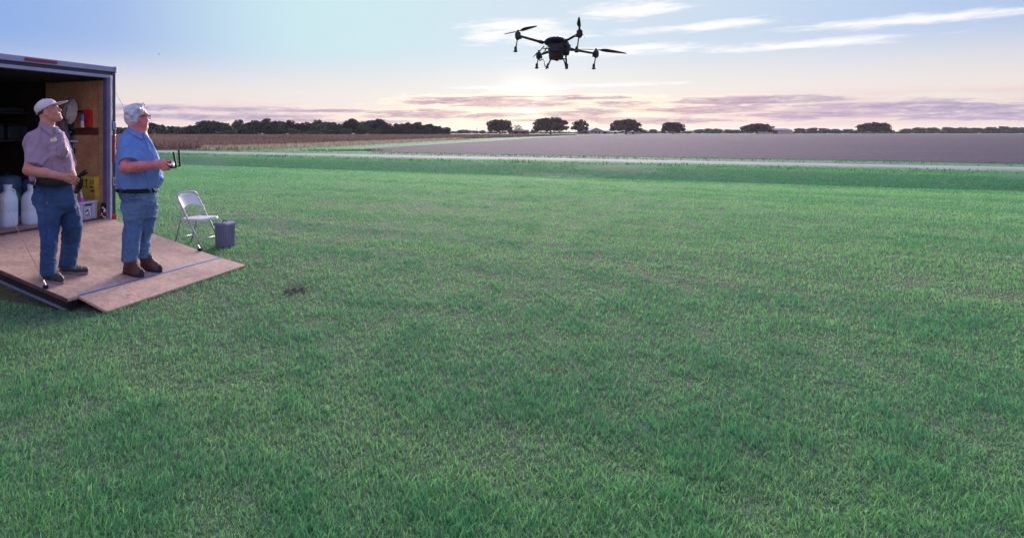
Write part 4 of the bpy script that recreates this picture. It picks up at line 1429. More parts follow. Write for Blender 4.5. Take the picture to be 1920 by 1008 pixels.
for i, (fx, fy_, rr, hh, lab) in enumerate(((-0.06, 0.06, 0.030, 0.135, 'round pink bottle with a white cap standing in the crate'), (0.02, 0.13, 0.024, 0.17, 'slim pink bottle with a tall white pump at the back of the crate'), (-0.13, 0.10, 0.027, 0.10, 'short purple bottle lying low at the side of the crate'))):
    bt = empty('pink_bottle', cb_ + W3 * (fx * cw * 2.2) + R3 * (-fy_) + Z3 * (ch - 0.06))
    tag(bt, lab, 'bottle')
    MB().lathe([(rr * .95, 0), (rr, .01), (rr, hh * .62), (rr * .8, hh * .74), (rr * .42, hh * .8)], (0, 0, 0), 16).build('flask', M_pink, bt, angle=45)
    MB().lathe([(rr * .5, hh * .8), (rr * .5, hh * .97), (rr * .4, hh)], (0, 0, 0), 12).build('cap', M_white if i < 2 else M_black, bt)
    if i == 1:
        MB().tube([(0, 0, hh), (0, 0, hh + .03), (-0.03, 0, hh + .035)], 0.006, 6).build('pump', M_white, bt)
# straps and a slat between crate and post
sl = MB().box(wall_pt(192.5, 362, 0.02), (0.03, 0.02, 0.44), ROT_T @ Matrix.Rotation(R(2), 3, 'Y'), 0.003).build('timber_slat', M_brownb)
tag(sl, 'thin dark brown slat leaning on the trailer wall beside the cartons', 'slat')
st_b = TR(-0.045, -0.135, FLOOR + 0.001)
for i, (m_, lab, ph) in enumerate(((M_black, 'tangled black ratchet strap on the floor beside the crate', 0.0), (M_white, 'coiled white cord on the strap heap beside the crate', 1.7), (M_red, 'short red tie-down strap by the foot of the post', 3.1))):
    pts = []
    for k in range(26):
        a_ = k * 0.8 + ph
        rr = 0.030 + 0.012 * math.sin(k * 1.3 + ph)
        pts.append(st_b + Vector((math.cos(a_) * rr, math.sin(a_) * rr * 0.9, 0.012 + (0.19 - 0.05 * i) * (0.5 + 0.5 * math.sin(k * 0.55 + ph)))))
    tag(MB().tube(pts, 0.0085 if i else 0.012, 6).build('tie_strap' if i != 1 else 'cord', m_, None, True), lab, 'strap' if i != 1 else 'cord')

# ================================================================== folding chair
M_chair = mat('beige_enamel', (0.78, 0.74, 0.74), 0.32, (0.72, 0.68, 0.68), 4.0, spec=0.5)
M_chairf = mat('taupe_enamel', (0.52, 0.49, 0.56), 0.35, (0.45, 0.42, 0.50), 6.0, spec=0.5)
fdir = Vector((0.88, -0.475, 0)).normalized()
chair = empty('folding_chair', (-1.75, 9.126, 0.0), math.atan2(fdir.y, fdir.x))
tag(chair, 'pale metal folding chair on the grass beside the ramp', 'chair')
HW = 0.215
for s in (-1, 1):
    lg = MB().tube([(0.262, s * HW, 0.006), (0.075, s * HW, 0.30), (-0.14, s * HW, 0.63), (-0.178, s * (HW - .002), 0.69)], 0.0125, 10).build('leg', M_chairf, chair, True)
    MB().tube([(0.270, s * HW, -0.004), (0.256, s * HW, 0.018)], 0.0142, 10).build('foot_cap', M_black, lg)
    lg = MB().tube([(-0.095, s * (HW - .03), 0.555), (-0.125, s * (HW - .032), 0.45), (-0.262, s * (HW - .035), 0.006)], 0.0115, 10).build('leg', M_chairf, chair, True)
    MB().tube([(-0.259, s * (HW - .035), 0.022), (-0.266, s * (HW - .035), -0.004)], 0.0135, 10).build('foot_cap', M_black, lg)
bow = [(-0.178, -HW, 0.69)]
for k in range(9):
    a_ = PI * (1 - k / 8)
    cx_ = math.copysign(abs(math.cos(a_)) ** 0.6, math.cos(a_))
    bow.append((-0.178 - 0.030 * math.sin(a_) ** 0.7, cx_ * HW, 0.69 + 0.062 * math.sin(a_) ** 0.6))
bow.append((-0.178, HW, 0.69))
MB().tube(bow, 0.0125, 10).build('back_bow', M_chairf, chair, True)
# curved back panel
bp = MB()
gr = []
NX, NZ = 14, 8
for side in (0, 1):
    lay = []
    for j in range(NZ + 1):
        row = []
        for i in range(NX + 1):
            v_ = (i / NX * 2 - 1)
            t_ = j / NZ
            zl = 0.535 + 0.045 * (1 - v_ * v_)
            zh = 0.735 - 0.05 * abs(v_) ** 4
            z_ = zl + (zh - zl) * t_
            x_ = -0.11 - (z_ - 0.58) * 0.62 - 0.030 * (1 - v_ * v_) + side * 0.006
            row.append(bp.bm.verts.new((x_, v_ * (HW - 0.012), z_)))
        lay.append(row)
    gr.append(lay)
for side in (0, 1):
    for j in range(NZ):
        for i in range(NX):
            bp.bm.faces.new((gr[side][j][i], gr[side][j][i + 1], gr[side][j + 1][i + 1], gr[side][j + 1][i]))
for i in range(NX):
    for j in (0, NZ):
        bp.bm.faces.new((gr[0][j][i], gr[0][j][i + 1], gr[1][j][i + 1], gr[1][j][i]))
for j in range(NZ):
    for i in (0, NX):
        bp.bm.faces.new((gr[0][j][i], gr[0][j + 1][i], gr[1][j + 1][i], gr[1][j][i]))
bp.build('backrest', M_chair, chair, angle=60)
st = MB()
outl = []
for k in range(40):
    a_ = 2 * PI * k / 40
    ca, sa = math.cos(a_), math.sin(a_)
    q_ = (abs(ca) ** 6 + abs(sa) ** 6) ** (-1 / 6)
    wd = 0.205 if ca > 0 else 0.175 + 0.03 * (1 + ca)
    outl.append((0.045 + ca * q_ * 0.215, sa * q_ * wd, 0.372 + 0.012 * ca))
st.prism(outl, (0, 0, 0.034))
es = [e for e in st.bm.edges if abs(e.verts[0].co.z - e.verts[1].co.z) < 0.02 and max(e.verts[0].co.z, e.verts[1].co.z) > 0.392]
bmesh.ops.bevel(st.bm, geom=es, offset=0.012, segments=3, affect='EDGES')
st.build('seat', M_chair, chair, angle=40)
MB().tube([(-0.228, -HW + .035, 0.115), (-0.228, HW - .035, 0.115)], 0.006, 8).build('stretcher', M_chair, chair, True)
MB().tube([(0.185, -HW, 0.125), (0.185, HW, 0.125)], 0.006, 8).build('stretcher', M_chair, chair, True)
for s in (-1, 1):
    MB().tube([(-0.115, s * (HW - .03), 0.45), (-0.115, s * (HW + .004), 0.375)], 0.005, 6).build('seat_link', M_chairf, chair)

# ================================================================== ribbed bin
M_bin = mat('slate_plastic', (0.27, 0.26, 0.38), 0.45, (0.22, 0.21, 0.32), 5.0)
e1 = Vector((-0.866, 0.5, 0))
e2 = Vector((0.5, 0.866, 0))
bin_c = G(424, 465.5) + (e1 + e2) * 0.105
bin_ = empty('waste_bin', (bin_c.x, bin_c.y, 0.0))
tag(bin_, 'small ribbed slate waste bin standing beside the folding chair', 'bin')
BR = Matrix((e1, e2, Z3)).transposed()
BH = 0.315


def bq(s, z):
    return [e1 * (a_ * s) + e2 * (b_ * s) + Z3 * z for a_, b_ in ((-1, -1), (1, -1), (1, 1), (-1, 1))]


body = MB().hexa(bq(0.096, 0.002) + bq(0.102, BH))
for f in range(4):
    for k in range(6):
        t_ = (k + 0.5) / 6 * 2 - 1
        for seg in (0,):
            lo_, hi_ = 0.096, 0.102
            d0 = [(t_ * .92 * lo_, -lo_), (t_ * .92 * hi_, -hi_)]
            hw_ = 0.0075
            def rotf(p_, n_):
                x_, y_ = p_
                for _ in range(n_):
                    x_, y_ = -y_, x_
                return e1 * x_ + e2 * y_
            body.hexa([rotf((d0[0][0] - hw_, d0[0][1] + .003), f) + Z3 * .012, rotf((d0[0][0] - hw_, d0[0][1] - .013), f) + Z3 * .012, rotf((d0[0][0] + hw_, d0[0][1] - .013), f) + Z3 * .012, rotf((d0[0][0] + hw_, d0[0][1] + .003), f) + Z3 * .012,
                       rotf((d0[1][0] - hw_, d0[1][1] + .003), f) + Z3 * (BH - .03), rotf((d0[1][0] - hw_, d0[1][1] - .013), f) + Z3 * (BH - .03), rotf((d0[1][0] + hw_, d0[1][1] - .013), f) + Z3 * (BH - .03), rotf((d0[1][0] + hw_, d0[1][1] + .003), f) + Z3 * (BH - .03)])
body.build('ribbed_body', M_bin, bin_)
MB().hexa(bq(0.116, BH - .012) + bq(0.119, BH + .014)).build('rim', M_bin, bin_)
lid = MB().hexa(bq(0.108, BH + .0145) + bq(0.094, BH + .032)).build('lid', M_bin, bin_)
MB().tube([e2 * -.05 + Z3 * (BH + .032), e2 * -.045 + Z3 * (BH + .05), e2 * .045 + Z3 * (BH + .05), e2 * .05 + Z3 * (BH + .032)], 0.009, 8).build('lid_handle', M_black, lid, True)
MB().box(e1 * .055 + Z3 * (BH + .034), (0.03, 0.05, 0.012), BR, .003).build('lid_latch', M_alul, lid)

# ================================================================== soft-body modelling: distance fields turned into meshes
def smin(a, b, k):
    if k <= 0:
        return np.minimum(a, b)
    h = np.maximum(k - np.abs(a - b), 0) / k
    return np.minimum(a, b) - h * h * k * 0.25


def smax(a, b, k):
    return -smin(-a, -b, k)


class Field:
    def __init__(s):
        s.ops = []
        s.lo = np.array([1e9] * 3)
        s.hi = -s.lo
        s.disp = None

    def _ext(s, p, r):
        p = np.asarray(p, float)
        s.lo = np.minimum(s.lo, p - r)
        s.hi = np.maximum(s.hi, p + r)

    def cone(s, a, b, ra, rb, k=0.02, flat=None, cut=(False, False), op='add', ext=True):
        """tapered round bar; flat=(direction, factor) squeezes its section; cut gives flat ends"""
        a, b = np.array(a, float), np.array(b, float)
        if op == 'add' and ext:
            s._ext(a, ra * 1.3)
            s._ext(b, rb * 1.3)
        fl = None
        if flat is not None:
            d_ = np.array(flat[0], float)
            fl = (d_ / np.linalg.norm(d_), flat[1])

        def f(p):
            ba = b - a
            L2 = ba @ ba
            tt = ((p - a) @ ba) / L2
            t_ = np.clip(tt, 0, 1)
            q = p - a - t_[:, None] * ba
            if fl is not None:
                q = q + fl[0] * ((q @ fl[0]) * (1 / fl[1] - 1))[:, None]
            r_ = ra + (rb - ra) * t_
            d = np.linalg.norm(q, axis=1) - r_
            if fl is not None and fl[1] < 1:
                d = d * (0.5 + 0.5 * fl[1])
            ln = math.sqrt(L2)
            if cut[0]:
                d = smax(d, -tt * ln, 0.006)
            if cut[1]:
                d = smax(d, (tt - 1) * ln, 0.006)
            return d
        s.ops.append((op, f, k))
        return s

    def ell(s, c, r, k=0.02, rot=None, op='add'):
        c, r = np.array(c, float), np.array(r, float)
        if op == 'add':
            s._ext(c, max(r) * 1.1)
        M = None if rot is None else np.array(rot, float)      # columns: local axes

        def f(p):
            q = p - c
            if M is not None:
                q = q @ M
            k0 = np.linalg.norm(q / r, axis=1)
            k1 = np.linalg.norm(q / (r * r), axis=1)
            return k0 * (k0 - 1) / np.maximum(k1, 1e-6)
        s.ops.append((op, f, k))
        return s

    def stack(s, rows, k=0.03, power=2.3, op='add', rnd=0.01):
        """rows: (z, x0, x1, y, ry): upright body of elliptic sections between x0 and x1"""
        rows = sorted(rows)
        A = np.array(rows, float)
        z = A[:, 0]
        cx, rx, cy, ry = (A[:, 1] + A[:, 2]) / 2, (A[:, 2] - A[:, 1]) / 2, A[:, 3], A[:, 4]
        if op == 'add':
            for i in range(len(z)):
                s._ext((cx[i], cy[i], z[i]), max(rx[i], ry[i]) * 1.15)
        zz = np.linspace(z[0], z[-1], 200)
        ker = np.ones(13) / 13

        def sm(v):
            u = np.interp(zz, z, v)
            u = np.concatenate([np.full(6, u[0]), u, np.full(6, u[-1])])
            return np.convolve(u, ker, 'valid')
        c1, r1, c2, r2 = sm(cx), sm(rx), sm(cy), sm(ry)

        def f(p):
            w = p[:, 2]
            X = (p[:, 0] - np.interp(w, zz, c1)) / np.interp(w, zz, r1)
            Y = (p[:, 1] - np.interp(w, zz, c2)) / np.interp(w, zz, r2)
            m = np.minimum(np.interp(w, zz, r1), np.interp(w, zz, r2))
            d = ((np.abs(X) ** power + np.abs(Y) ** power) ** (1 / power) - 1) * m
            d = smax(d, z[0] - w, rnd)
            d = smax(d, w - z[-1], rnd)
            return d
        s.ops.append((op, f, k))
        return s

    def plane(s, pt, n, k=0.004):
        """keep the side the normal points away from"""
        pt, n = np.array(pt, float), np.array(n, float)
        n = n / np.linalg.norm(n)
        s.ops.append(('cut', lambda p: (p - pt) @ n, k))
        return s

    def value(s, p):
        d = np.full(len(p), 1e3)
        for op, f, k in s.ops:
            if op == 'add':
                d = smin(d, f(p), k)
            elif op == 'sub':
                d = smax(d, -f(p), k)
            else:
                d = smax(d, f(p), k)
        if s.disp is not None:
            near = np.abs(d) < 0.05
            if near.any():
                d[near] += s.disp(p[near])
        return d

    def mesh(s, name, h=0.006):
        lo, hi = s.lo - 3 * h, s.hi + 3 * h
        B = 4
        nb = np.ceil((hi - lo) / (h * B)).astype(int) + 1
        gx = [lo[i] + (np.arange(nb[i]) + 0.5 * (B - 1) / B) * h * B for i in range(3)]
        cc = np.stack(np.meshgrid(*gx, indexing='ij'), -1).reshape(-1, 3)
        cv = np.concatenate([s.value(c) for c in np.array_split(cc, max(1, len(cc) // 120000))])
        act = np.abs(cv) < h * B * 2.2
        n = nb * B
        Fv = np.repeat(np.repeat(np.repeat(np.where(cv < 0, -1.0, 1.0).reshape(nb), B, 0), B, 1), B, 2).astype(np.float32)
        ids = np.argwhere(act.reshape(nb))
        off = np.stack(np.meshgrid(range(B), range(B), range(B), indexing='ij'), -1).reshape(-1, 3)
        idx = (ids[:, None, :] * B + off[None]).reshape(-1, 3)
        pts = lo + idx * h
        val = np.concatenate([s.value(c) for c in np.array_split(pts, max(1, len(pts) // 150000))])
        Fv[idx[:, 0], idx[:, 1], idx[:, 2]] = val
        S = Fv < 0
        c0 = S[:-1, :-1, :-1].astype(np.int8)
        cnt = np.zeros_like(c0)
        for a in (0, 1):
            for b in (0, 1):
                for c in (0, 1):
                    cnt += S[a:n[0] - 1 + a, b:n[1] - 1 + b, c:n[2] - 1 + c]
        cell = np.argwhere((cnt > 0) & (cnt < 8))
        vid = np.full(cnt.shape, -1, np.int64)
        vid[cell[:, 0], cell[:, 1], cell[:, 2]] = np.arange(len(cell))
        acc = np.zeros((len(cell), 3))
        num = np.zeros(len(cell))
        cor = [(a, b, c) for a in (0, 1) for b in (0, 1) for c in (0, 1)]
        for i in range(8):
            for j in range(i + 1, 8):
                if sum(abs(cor[i][q] - cor[j][q]) for q in range(3)) != 1:
                    continue
                va = Fv[cell[:, 0] + cor[i][0], cell[:, 1] + cor[i][1], cell[:, 2] + cor[i][2]]
                vb = Fv[cell[:, 0] + cor[j][0], cell[:, 1] + cor[j][1], cell[:, 2] + cor[j][2]]
                m = (va < 0) != (vb < 0)
                t_ = va / np.where(m, va - vb, 1)
                pnt = np.array(cor[i])[None] + t_[:, None] * (np.array(cor[j]) - np.array(cor[i]))[None]
                acc[m] += pnt[m]
                num[m] += 1
        verts = lo + (cell + acc / num[:, None]) * h
        quads = []
        for ax in range(3):
            o1, o2 = [q for q in range(3) if q != ax]
            sl0 = [slice(None)] * 3
            sl1 = [slice(None)] * 3
            sl0[ax] = slice(0, -1)
            sl1[ax] = slice(1, None)
            ch = S[tuple(sl0)] != S[tuple(sl1)]
            e = np.argwhere(ch)
            ok = (e[:, o1] > 0) & (e[:, o2] > 0) & (e[:, o1] < n[o1] - 1) & (e[:, o2] < n[o2] - 1)
            e = e[ok]
            ins = S[e[:, 0], e[:, 1], e[:, 2]]
            q4 = []
            for (da, db) in ((0, 0), (-1, 0), (-1, -1), (0, -1)):
                c_ = e.copy()
                c_[:, o1] += da
                c_[:, o2] += db
                q4.append(vid[c_[:, 0], c_[:, 1], c_[:, 2]])
            q4 = np.stack(q4, 1)
            flip = ins if ax != 1 else ~ins
            q4 = np.where(flip[:, None], q4, q4[:, ::-1])
            quads.append(q4)
        quads = np.concatenate(quads)
        quads = quads[(quads >= 0).all(1)]
        return mesh_np(name, verts, quads)

    def build(s, name, mat_, parent=None, h=0.006, origin=(0, 0, 0)):
        me = s.mesh(name, h)
        o = obj(name, me, mat_, parent, True)
        if parent is not None:
            me.transform(Matrix.Translation(-Vector(parent.location)))
        return o


def folds(amp, sc, seed, stretch=(1, 1, 1), amp2=0.0, sc2=30.0, inset=0.0):
    """cloth: narrow ridges over broad hollows"""
    st_ = np.array(stretch)
    def f(p):
        q = p * st_
        w = np.stack([vnoise(q, sc * 0.5, seed + 3), vnoise(q, sc * 0.5, seed + 4), vnoise(q, sc * 0.5, seed + 6)], 1) * (0.45 / sc)
        n_ = vnoise(q + w, sc, seed)
        n2_ = vnoise(q * 1.7 + w, sc, seed + 9)
        r = -amp * np.exp(-(n_ / .16) ** 2) - amp * .55 * np.exp(-(n2_ / .15) ** 2) + amp * .45 + inset + amp * .5 * vnoise(q, sc * .45, seed + 1)
        if amp2:
            r = r + amp2 * vnoise(q + w, sc2, seed + 5)
        return r
    return f


def frame(fwd, up=(0, 0, 1)):
    f = np.array(fwd, float)
    f /= np.linalg.norm(f)
    u = np.array(up, float)
    l = np.cross(u, f)
    l /= np.linalg.norm(l)
    u = np.cross(f, l)
    return np.stack([f, l, u], 1)           # columns: forward, left, up


def add_head(F_, c, M, s=1.0, ears=True, nose=1.0, jowl=0.0):
    """head with face; c between the ears, M columns forward/left/up"""
    c = np.array(c, float)
    def W(x, y, z):
        return c + M @ (np.array((x, y, z)) * s)
    F_.ell(W(-.012, 0, .035), np.array((.098, .077, .088)) * s, .02, M)
    F_.ell(W(.034, 0, -.034), np.array((.062, .059, .084)) * s, .03, M)
    for sd in (-1, 1):
        F_.cone(W(.0, sd * .048, -.058), W(.062, sd * .016, -.098), .024 * s, .018 * s, .03)
        F_.ell(W(.055, sd * .038, -.025), np.array((.032, .026, .030)) * s, .03, M)
        if jowl:
            F_.ell(W(.03, sd * .042, -.075), np.array((.036, .026, .034)) * s * (1 + jowl * .2), .03, M)
    F_.ell(W(.078, 0, -.100), np.array((.018, .022, .016)) * s, .025, M)
    F_.ell(W(.074, 0, .028), np.array((.022, .050, .013)) * s, .02, M)
    for sd in (-1, 1):
        F_.ell(W(.098, sd * .034, .006), np.array((.020, .018, .013)) * s, .012, M, 'sub')
        F_.ell(W(.076, sd * .033, .006), np.array((.014, .014, .012)) * s, .004, M)
    F_.cone(W(.088, 0, .016), W(.108 * (0.9 + .1 * nose), 0, -.026), .0085 * s, .0125 * s, .014)
    for sd in (-1, 1):
        F_.ell(W(.097, sd * .012, -.030), np.array((.011, .009, .008)) * s, .010, M)
    F_.ell(W(.090, 0, -.059), np.array((.013, .024, .0065)) * s, .006, M)
    F_.ell(W(.088, 0, -.071), np.array((.012, .021, .007)) * s, .005, M)
    if ears:
        for sd in (-1, 1):
            Me = M @ np.array(((math.cos(.25), 0, math.sin(.25)), (0, 1, 0), (-math.sin(.25), 0, math.cos(.25))))
            F_.ell(W(-.010, sd * .078, -.008), np.array((.021, .011, .034)) * s, .006, Me)
            F_.ell(W(-.004, sd * .090, -.004), np.array((.011, .007, .020)) * s, .004, Me, 'sub')
            F_.ell(W(-.004, sd * .080, -.036), np.array((.010, .007, .010)) * s, .006, Me)
    return W


def finger(F_, pts, r0, r1):
    n = len(pts)
    for i in range(n - 1):
        a, b = r0 + (r1 - r0) * i / (n - 1), r0 + (r1 - r0) * (i + 1) / (n - 1)
        F_.cone(pts[i], pts[i + 1], a, b, 0.004)


def skin_material(name, ca, cb, cc):
    m = mat(name, ca, 0.55, cb, 9.0, (1, 1, 1), 0.12, 90.0, spec=0.35, lo=0.40, hi=0.66)
    b = m.node_tree.nodes['Principled BSDF']
    b.inputs['Subsurface Weight'].default_value = 0.12
    b.inputs['Subsurface Radius'].default_value = (0.012, 0.004, 0.003)
    return m


def denim(name, ca, cb, cw):
    m = bpy.data.materials.new(name)
    m.use_nodes = True
    t = NT(m.node_tree)
    b = m.node_tree.nodes['Principled BSDF']
    b.inputs['Roughness'].default_value = 0.85
    b.inputs['Specular IOR Level'].default_value = 0.2
    tcn = t.node('ShaderNodeTexCoord')
    o = tcn.outputs['Object']
    wear = t.smooth(t.noise(o, 3.0, 3.0, 0.5), 0.42, 0.68)
    col = t.mix(t.smooth(t.noise(o, 30.0, 3.0, 0.6), 0.3, 0.7), ca, cb)
    col = t.mix(t.math('MULTIPLY', wear, 0.55), col, cw)
    tw = t.noise(o, 240.0, 2.0, 0.5)
    col = t.mix(t.math('MULTIPLY', tw, 0.25), col, cw)
    t.l.new(col, b.inputs['Base Color'])
    bn = t.node('ShaderNodeBump')
    bn.inputs['Strength'].default_value = 0.8
    bn.inputs['Distance'].default_value = 0.012
    t.l.new(t.noise(o, 26.0, 4.0, 0.55, 0.8), bn.inputs['Height'])
    t.l.new(bn.outputs[0], b.inputs['Normal'])
    return m


def shoe(name, heel, toe, width, height, mats, parent, top_r, ankle, boot=False, up=(0, 0, 1)):
    """shoe from heel to toe point on the ramp; ankle point inside the trouser leg"""
    heel, toe, ankle = (np.array(v, float) for v in (heel, toe, ankle))
    upv = np.array(up, float)
    d = toe - heel
    Ls = np.linalg.norm(d)
    d /= Ls
    side = np.cross(upv, d)
    M = np.stack([d, side, upv], 1)
    w = width / 2
    f = Field()
    f.cone(heel + d * w * .9 + upv * .045, heel + d * (Ls * .58) + upv * .042, w * .86, w * 1.0, .03)
    f.cone(heel + d * (Ls * .55) + upv * .042, heel + d * (Ls - w * .85) + upv * .038, w * .98, w * .80, .03)
    f.cone(heel + d * (w * 1.1) + upv * .05, ankle, w * .92, top_r, .04)
    f.cone(heel + d * (Ls * .55) + upv * .055, ankle + d * 0.01 - upv * .02, w * .62, top_r * .85, .05)
    f.plane(heel + upv * .018, -upv)
    f.plane(ankle, upv)
    f.disp = folds(.002, 18, 3)
    o = f.build(name, mats[0], parent, .0055)
    g = Field()
    g.cone(heel + d * w * .9 + upv * .012, heel + d * (Ls * .55) + upv * .012, w * .95, w * 1.07, .02, (upv, .9))
    g.cone(heel + d * (Ls * .55) + upv * .012, heel + d * (Ls - w * .85) + upv * .012, w * 1.07, w * .90, .02, (upv, .9))
    g.plane(heel + upv * .028, upv)
    g.plane(heel + upv * .001, -upv)
    so = g.build('sole', mats[1], o, .005)
    so.data.transform(Matrix.Translation(-Vector(parent.location)))
    if boot:
        tc_ = Field()
        tc_.cone(heel + d * (Ls * .72) + upv * .036, heel + d * (Ls - w * .85) + upv * .036, w * .95, w * .85, .02)
        tc_.plane(heel + upv * .024, -upv)
        tc_.plane(heel + d * Ls * .74, -d)
        x_ = tc_.build('toe_cap', mats[1], o, .005)
        x_.data.transform(Matrix.Translation(-Vector(parent.location)))
    # laces across the instep, laid on the surface
    ins = (upv * .75 + d * .66)
    ins /= np.linalg.norm(ins)
    c0, c1 = heel + d * (Ls * .60) + upv * .03, ankle * .8 + heel * .2 + d * (Ls * .12)
    for k in range(5):
        t_ = k / 4
        cc = c0 + (c1 - c0) * t_
        row = []
        for s_ in (-.5, 0, .5):
            b0 = cc + side * (w * s_)
            st = b0[None] + ins[None] * np.linspace(0, .12, 120)[:, None]
            v_ = f.value(st)
            i_ = int(np.argmax(v_ > 0)) if (v_ > 0).any() else 60
            row.append(Vector(st[i_] + ins * .002))
        lc = MB().tube(row, .0038, 5).build('lace', mats[2], o)
        lc.data.transform(Matrix.Translation(-Vector(parent.location)))
        if k == 4:
            kn_ = row[1]
            for s_ in (-1, 1):
                lp = MB().tube(bez(kn_, kn_ + Vector(side) * (s_ * .03) + Vector(upv) * .02, kn_ + Vector(side) * (s_ * .035) - Vector(upv) * .012 + Vector(d) * .012, 6), .003, 5).build('lace_bow', mats[2], o)
                lp.data.transform(Matrix.Translation(-Vector(parent.location)))
    return o

# ================================================================== man in the cap
M_skin1 = skin_material('tanned_skin', (0.58, 0.26, 0.20), (0.50, 0.20, 0.16), None)
M_skin2 = skin_material('ruddy_skin', (0.66, 0.23, 0.22), (0.52, 0.13, 0.16), None)
M_hairdark = mat('dark_hair', (0.03, 0.024, 0.024), 0.6, (0.06, 0.05, 0.05), 60.0)
M_hairwhite = mat('white_hair', (0.74, 0.75, 0.80), 0.55, (0.40, 0.42, 0.51), 34.0, (.3, .6, 1), 0.7, 44.0)
M_shirt1 = mat('mauve_cotton', (0.37, 0.265, 0.36), 0.85, (0.31, 0.215, 0.30), 7.0, (1, 1, .6), 0.9, 20.0, spec=0.2, sheen=0.1)
M_shirt2 = mat('blue_polo_knit', (0.15, 0.28, 0.62), 0.85, (0.12, 0.235, 0.55), 7.0, (1, 1, .6), 0.8, 18.0, spec=0.2, sheen=0.1)
M_jean1 = denim('dark_denim', (0.022, 0.050, 0.138), (0.034, 0.073, 0.185), (0.078, 0.145, 0.31))
M_jean2 = denim('faded_denim', (0.055, 0.115, 0.26), (0.085, 0.165, 0.34), (0.22, 0.32, 0.50))
M_capf = mat('pale_cap_cotton', (0.66, 0.61, 0.66), 0.85, (0.60, 0.55, 0.61), 12.0, (1, 1, 1), 0.3, 60.0)
M_shoe1 = mat('charcoal_leather', (0.05, 0.045, 0.06), 0.6, (0.03, 0.028, 0.04), 18.0)
M_sole1 = mat('grey_sole', (0.24, 0.21, 0.23), 0.8, (0.16, 0.14, 0.16), 14.0)
M_boot = mat('brown_leather', (0.115, 0.052, 0.048), 0.65, (0.075, 0.035, 0.034), 16.0)
M_bootsole = mat('black_sole', (0.018, 0.016, 0.02), 0.7)
M_lace = mat('lace', (0.30, 0.22, 0.20), 0.8)
M_eye = mat('eye_white', (0.6, 0.58, 0.58), 0.3)
M_pouch = mat('black_nylon', (0.016, 0.017, 0.026), 0.7, (0.028, 0.028, 0.04), 30.0)
M_badge = mat('cream_badge', (0.82, 0.79, 0.62), 0.35)
M_gold = mat('gold_print', (0.55, 0.42, 0.16), 0.4)

s1a = ramp_hit(97, 529)
s1b = ramp_hit(135, 509)
D1 = (s1a.y + s1b.y) / 2
PX1 = D1 / F                       # metres per photograph pixel at this man


def J1(px, py, dv=0.0):
    return np.array(P(px, py, D1 + dv))


man1 = empty('person', ((s1a.x + s1b.x) / 2, D1, min(s1a.z, s1b.z)))
tag(man1, 'person in pale cap, mauve shirt and jeans holding a black radio, looking up', 'person')


def rows(lst, J):
    out = []
    for r in lst:
        py, a, b, dv, ry = r
        p, q = J(a, py, dv), J(b, py, dv)
        out.append((p[2], p[0], q[0], p[1], ry))
    return out


# body: head, neck, trunk and both arms as one surface
B = Field()
yaw, pitch = R(6), R(21)
f_ = np.array((math.cos(yaw) * math.cos(pitch), math.sin(yaw) * math.cos(pitch), math.sin(pitch)))
M1 = frame(f_)
HC1 = J1(92.0, 209.5, 0.0)
HS1 = 0.96
W1 = add_head(B, HC1, M1, HS1)
B.cone(W1(-.035, 0, -.03), J1(90, 247, .0), .062, .068, .03)
B.stack(rows([(240, 76, 104, 0, .07), (250, 68, 116, 0, .09), (262, 56, 122, 0, .11), (300, 58, 130, 0, .13), (345, 66, 134, 0, .13)], J1), .03)
el1, wr1 = J1(53, 319, -.27), J1(113, 330.5, -.40)
B.cone(J1(65, 274, -.14), el1, .050, .047, .03)
B.cone(el1, (el1 + wr1) / 2 + np.array((0, 0, .004)), .047, .043, .02)
B.cone((el1 + wr1) / 2 + np.array((0, 0, .004)), wr1, .043, .029, .02)
kn = J1(131, 333, -.43)
B.cone(wr1, kn, .029, .041, .02, ((0, 1, 0), .55))
for (a_, b_, c_, e_) in (((128, 327.5), (139, 330), (148.5, 336.5), 0.0), ((130, 331), (140, 335.5), (147, 340.5), 0.01), ((130, 335), (138, 340.5), (144, 344.5), .02), ((128, 338.5), (134.5, 343.5), (139.5, 346.5), .03)):
    finger(B, [J1(*a_, -.44 + e_), J1(*b_, -.46 + e_), J1(*c_, -.44 + e_)], .0105, .0085)
finger(B, [J1(119, 335, -.42), J1(127, 341, -.39), J1(136, 343, -.37)], .012, .009)
# other arm, mostly behind the trunk, its hand under the radio
el1b, wr1b = J1(131, 318, .10), J1(141, 338, -.20)
B.cone(J1(113, 272, .10), el1b, .048, .043, .03)
B.cone(el1b, wr1b, .043, .028, .02)
B.cone(wr1b, J1(143, 345, -.29), .028, .036, .02, ((1, 0, 0), .6))
for (a_, b_, c_, e_) in (((143, 344), (147, 350), (143, 355), 0.0), ((142, 346), (143.5, 352), (140, 356), -.015), ((140, 346), (139.5, 351), (137.5, 354.5), -.03)):
    finger(B, [J1(*a_, -.30 + e_), J1(*b_, -.32 + e_), J1(*c_, -.33 + e_)], .0105, .0085)
body1 = B.build('body', M_skin1, man1, .0046)


def sub(o, parent, root):
    """move a mesh given in world space under a part of a thing"""
    o.parent = parent
    o.data.transform(Matrix.Translation(-Vector(root.location)))
    return o


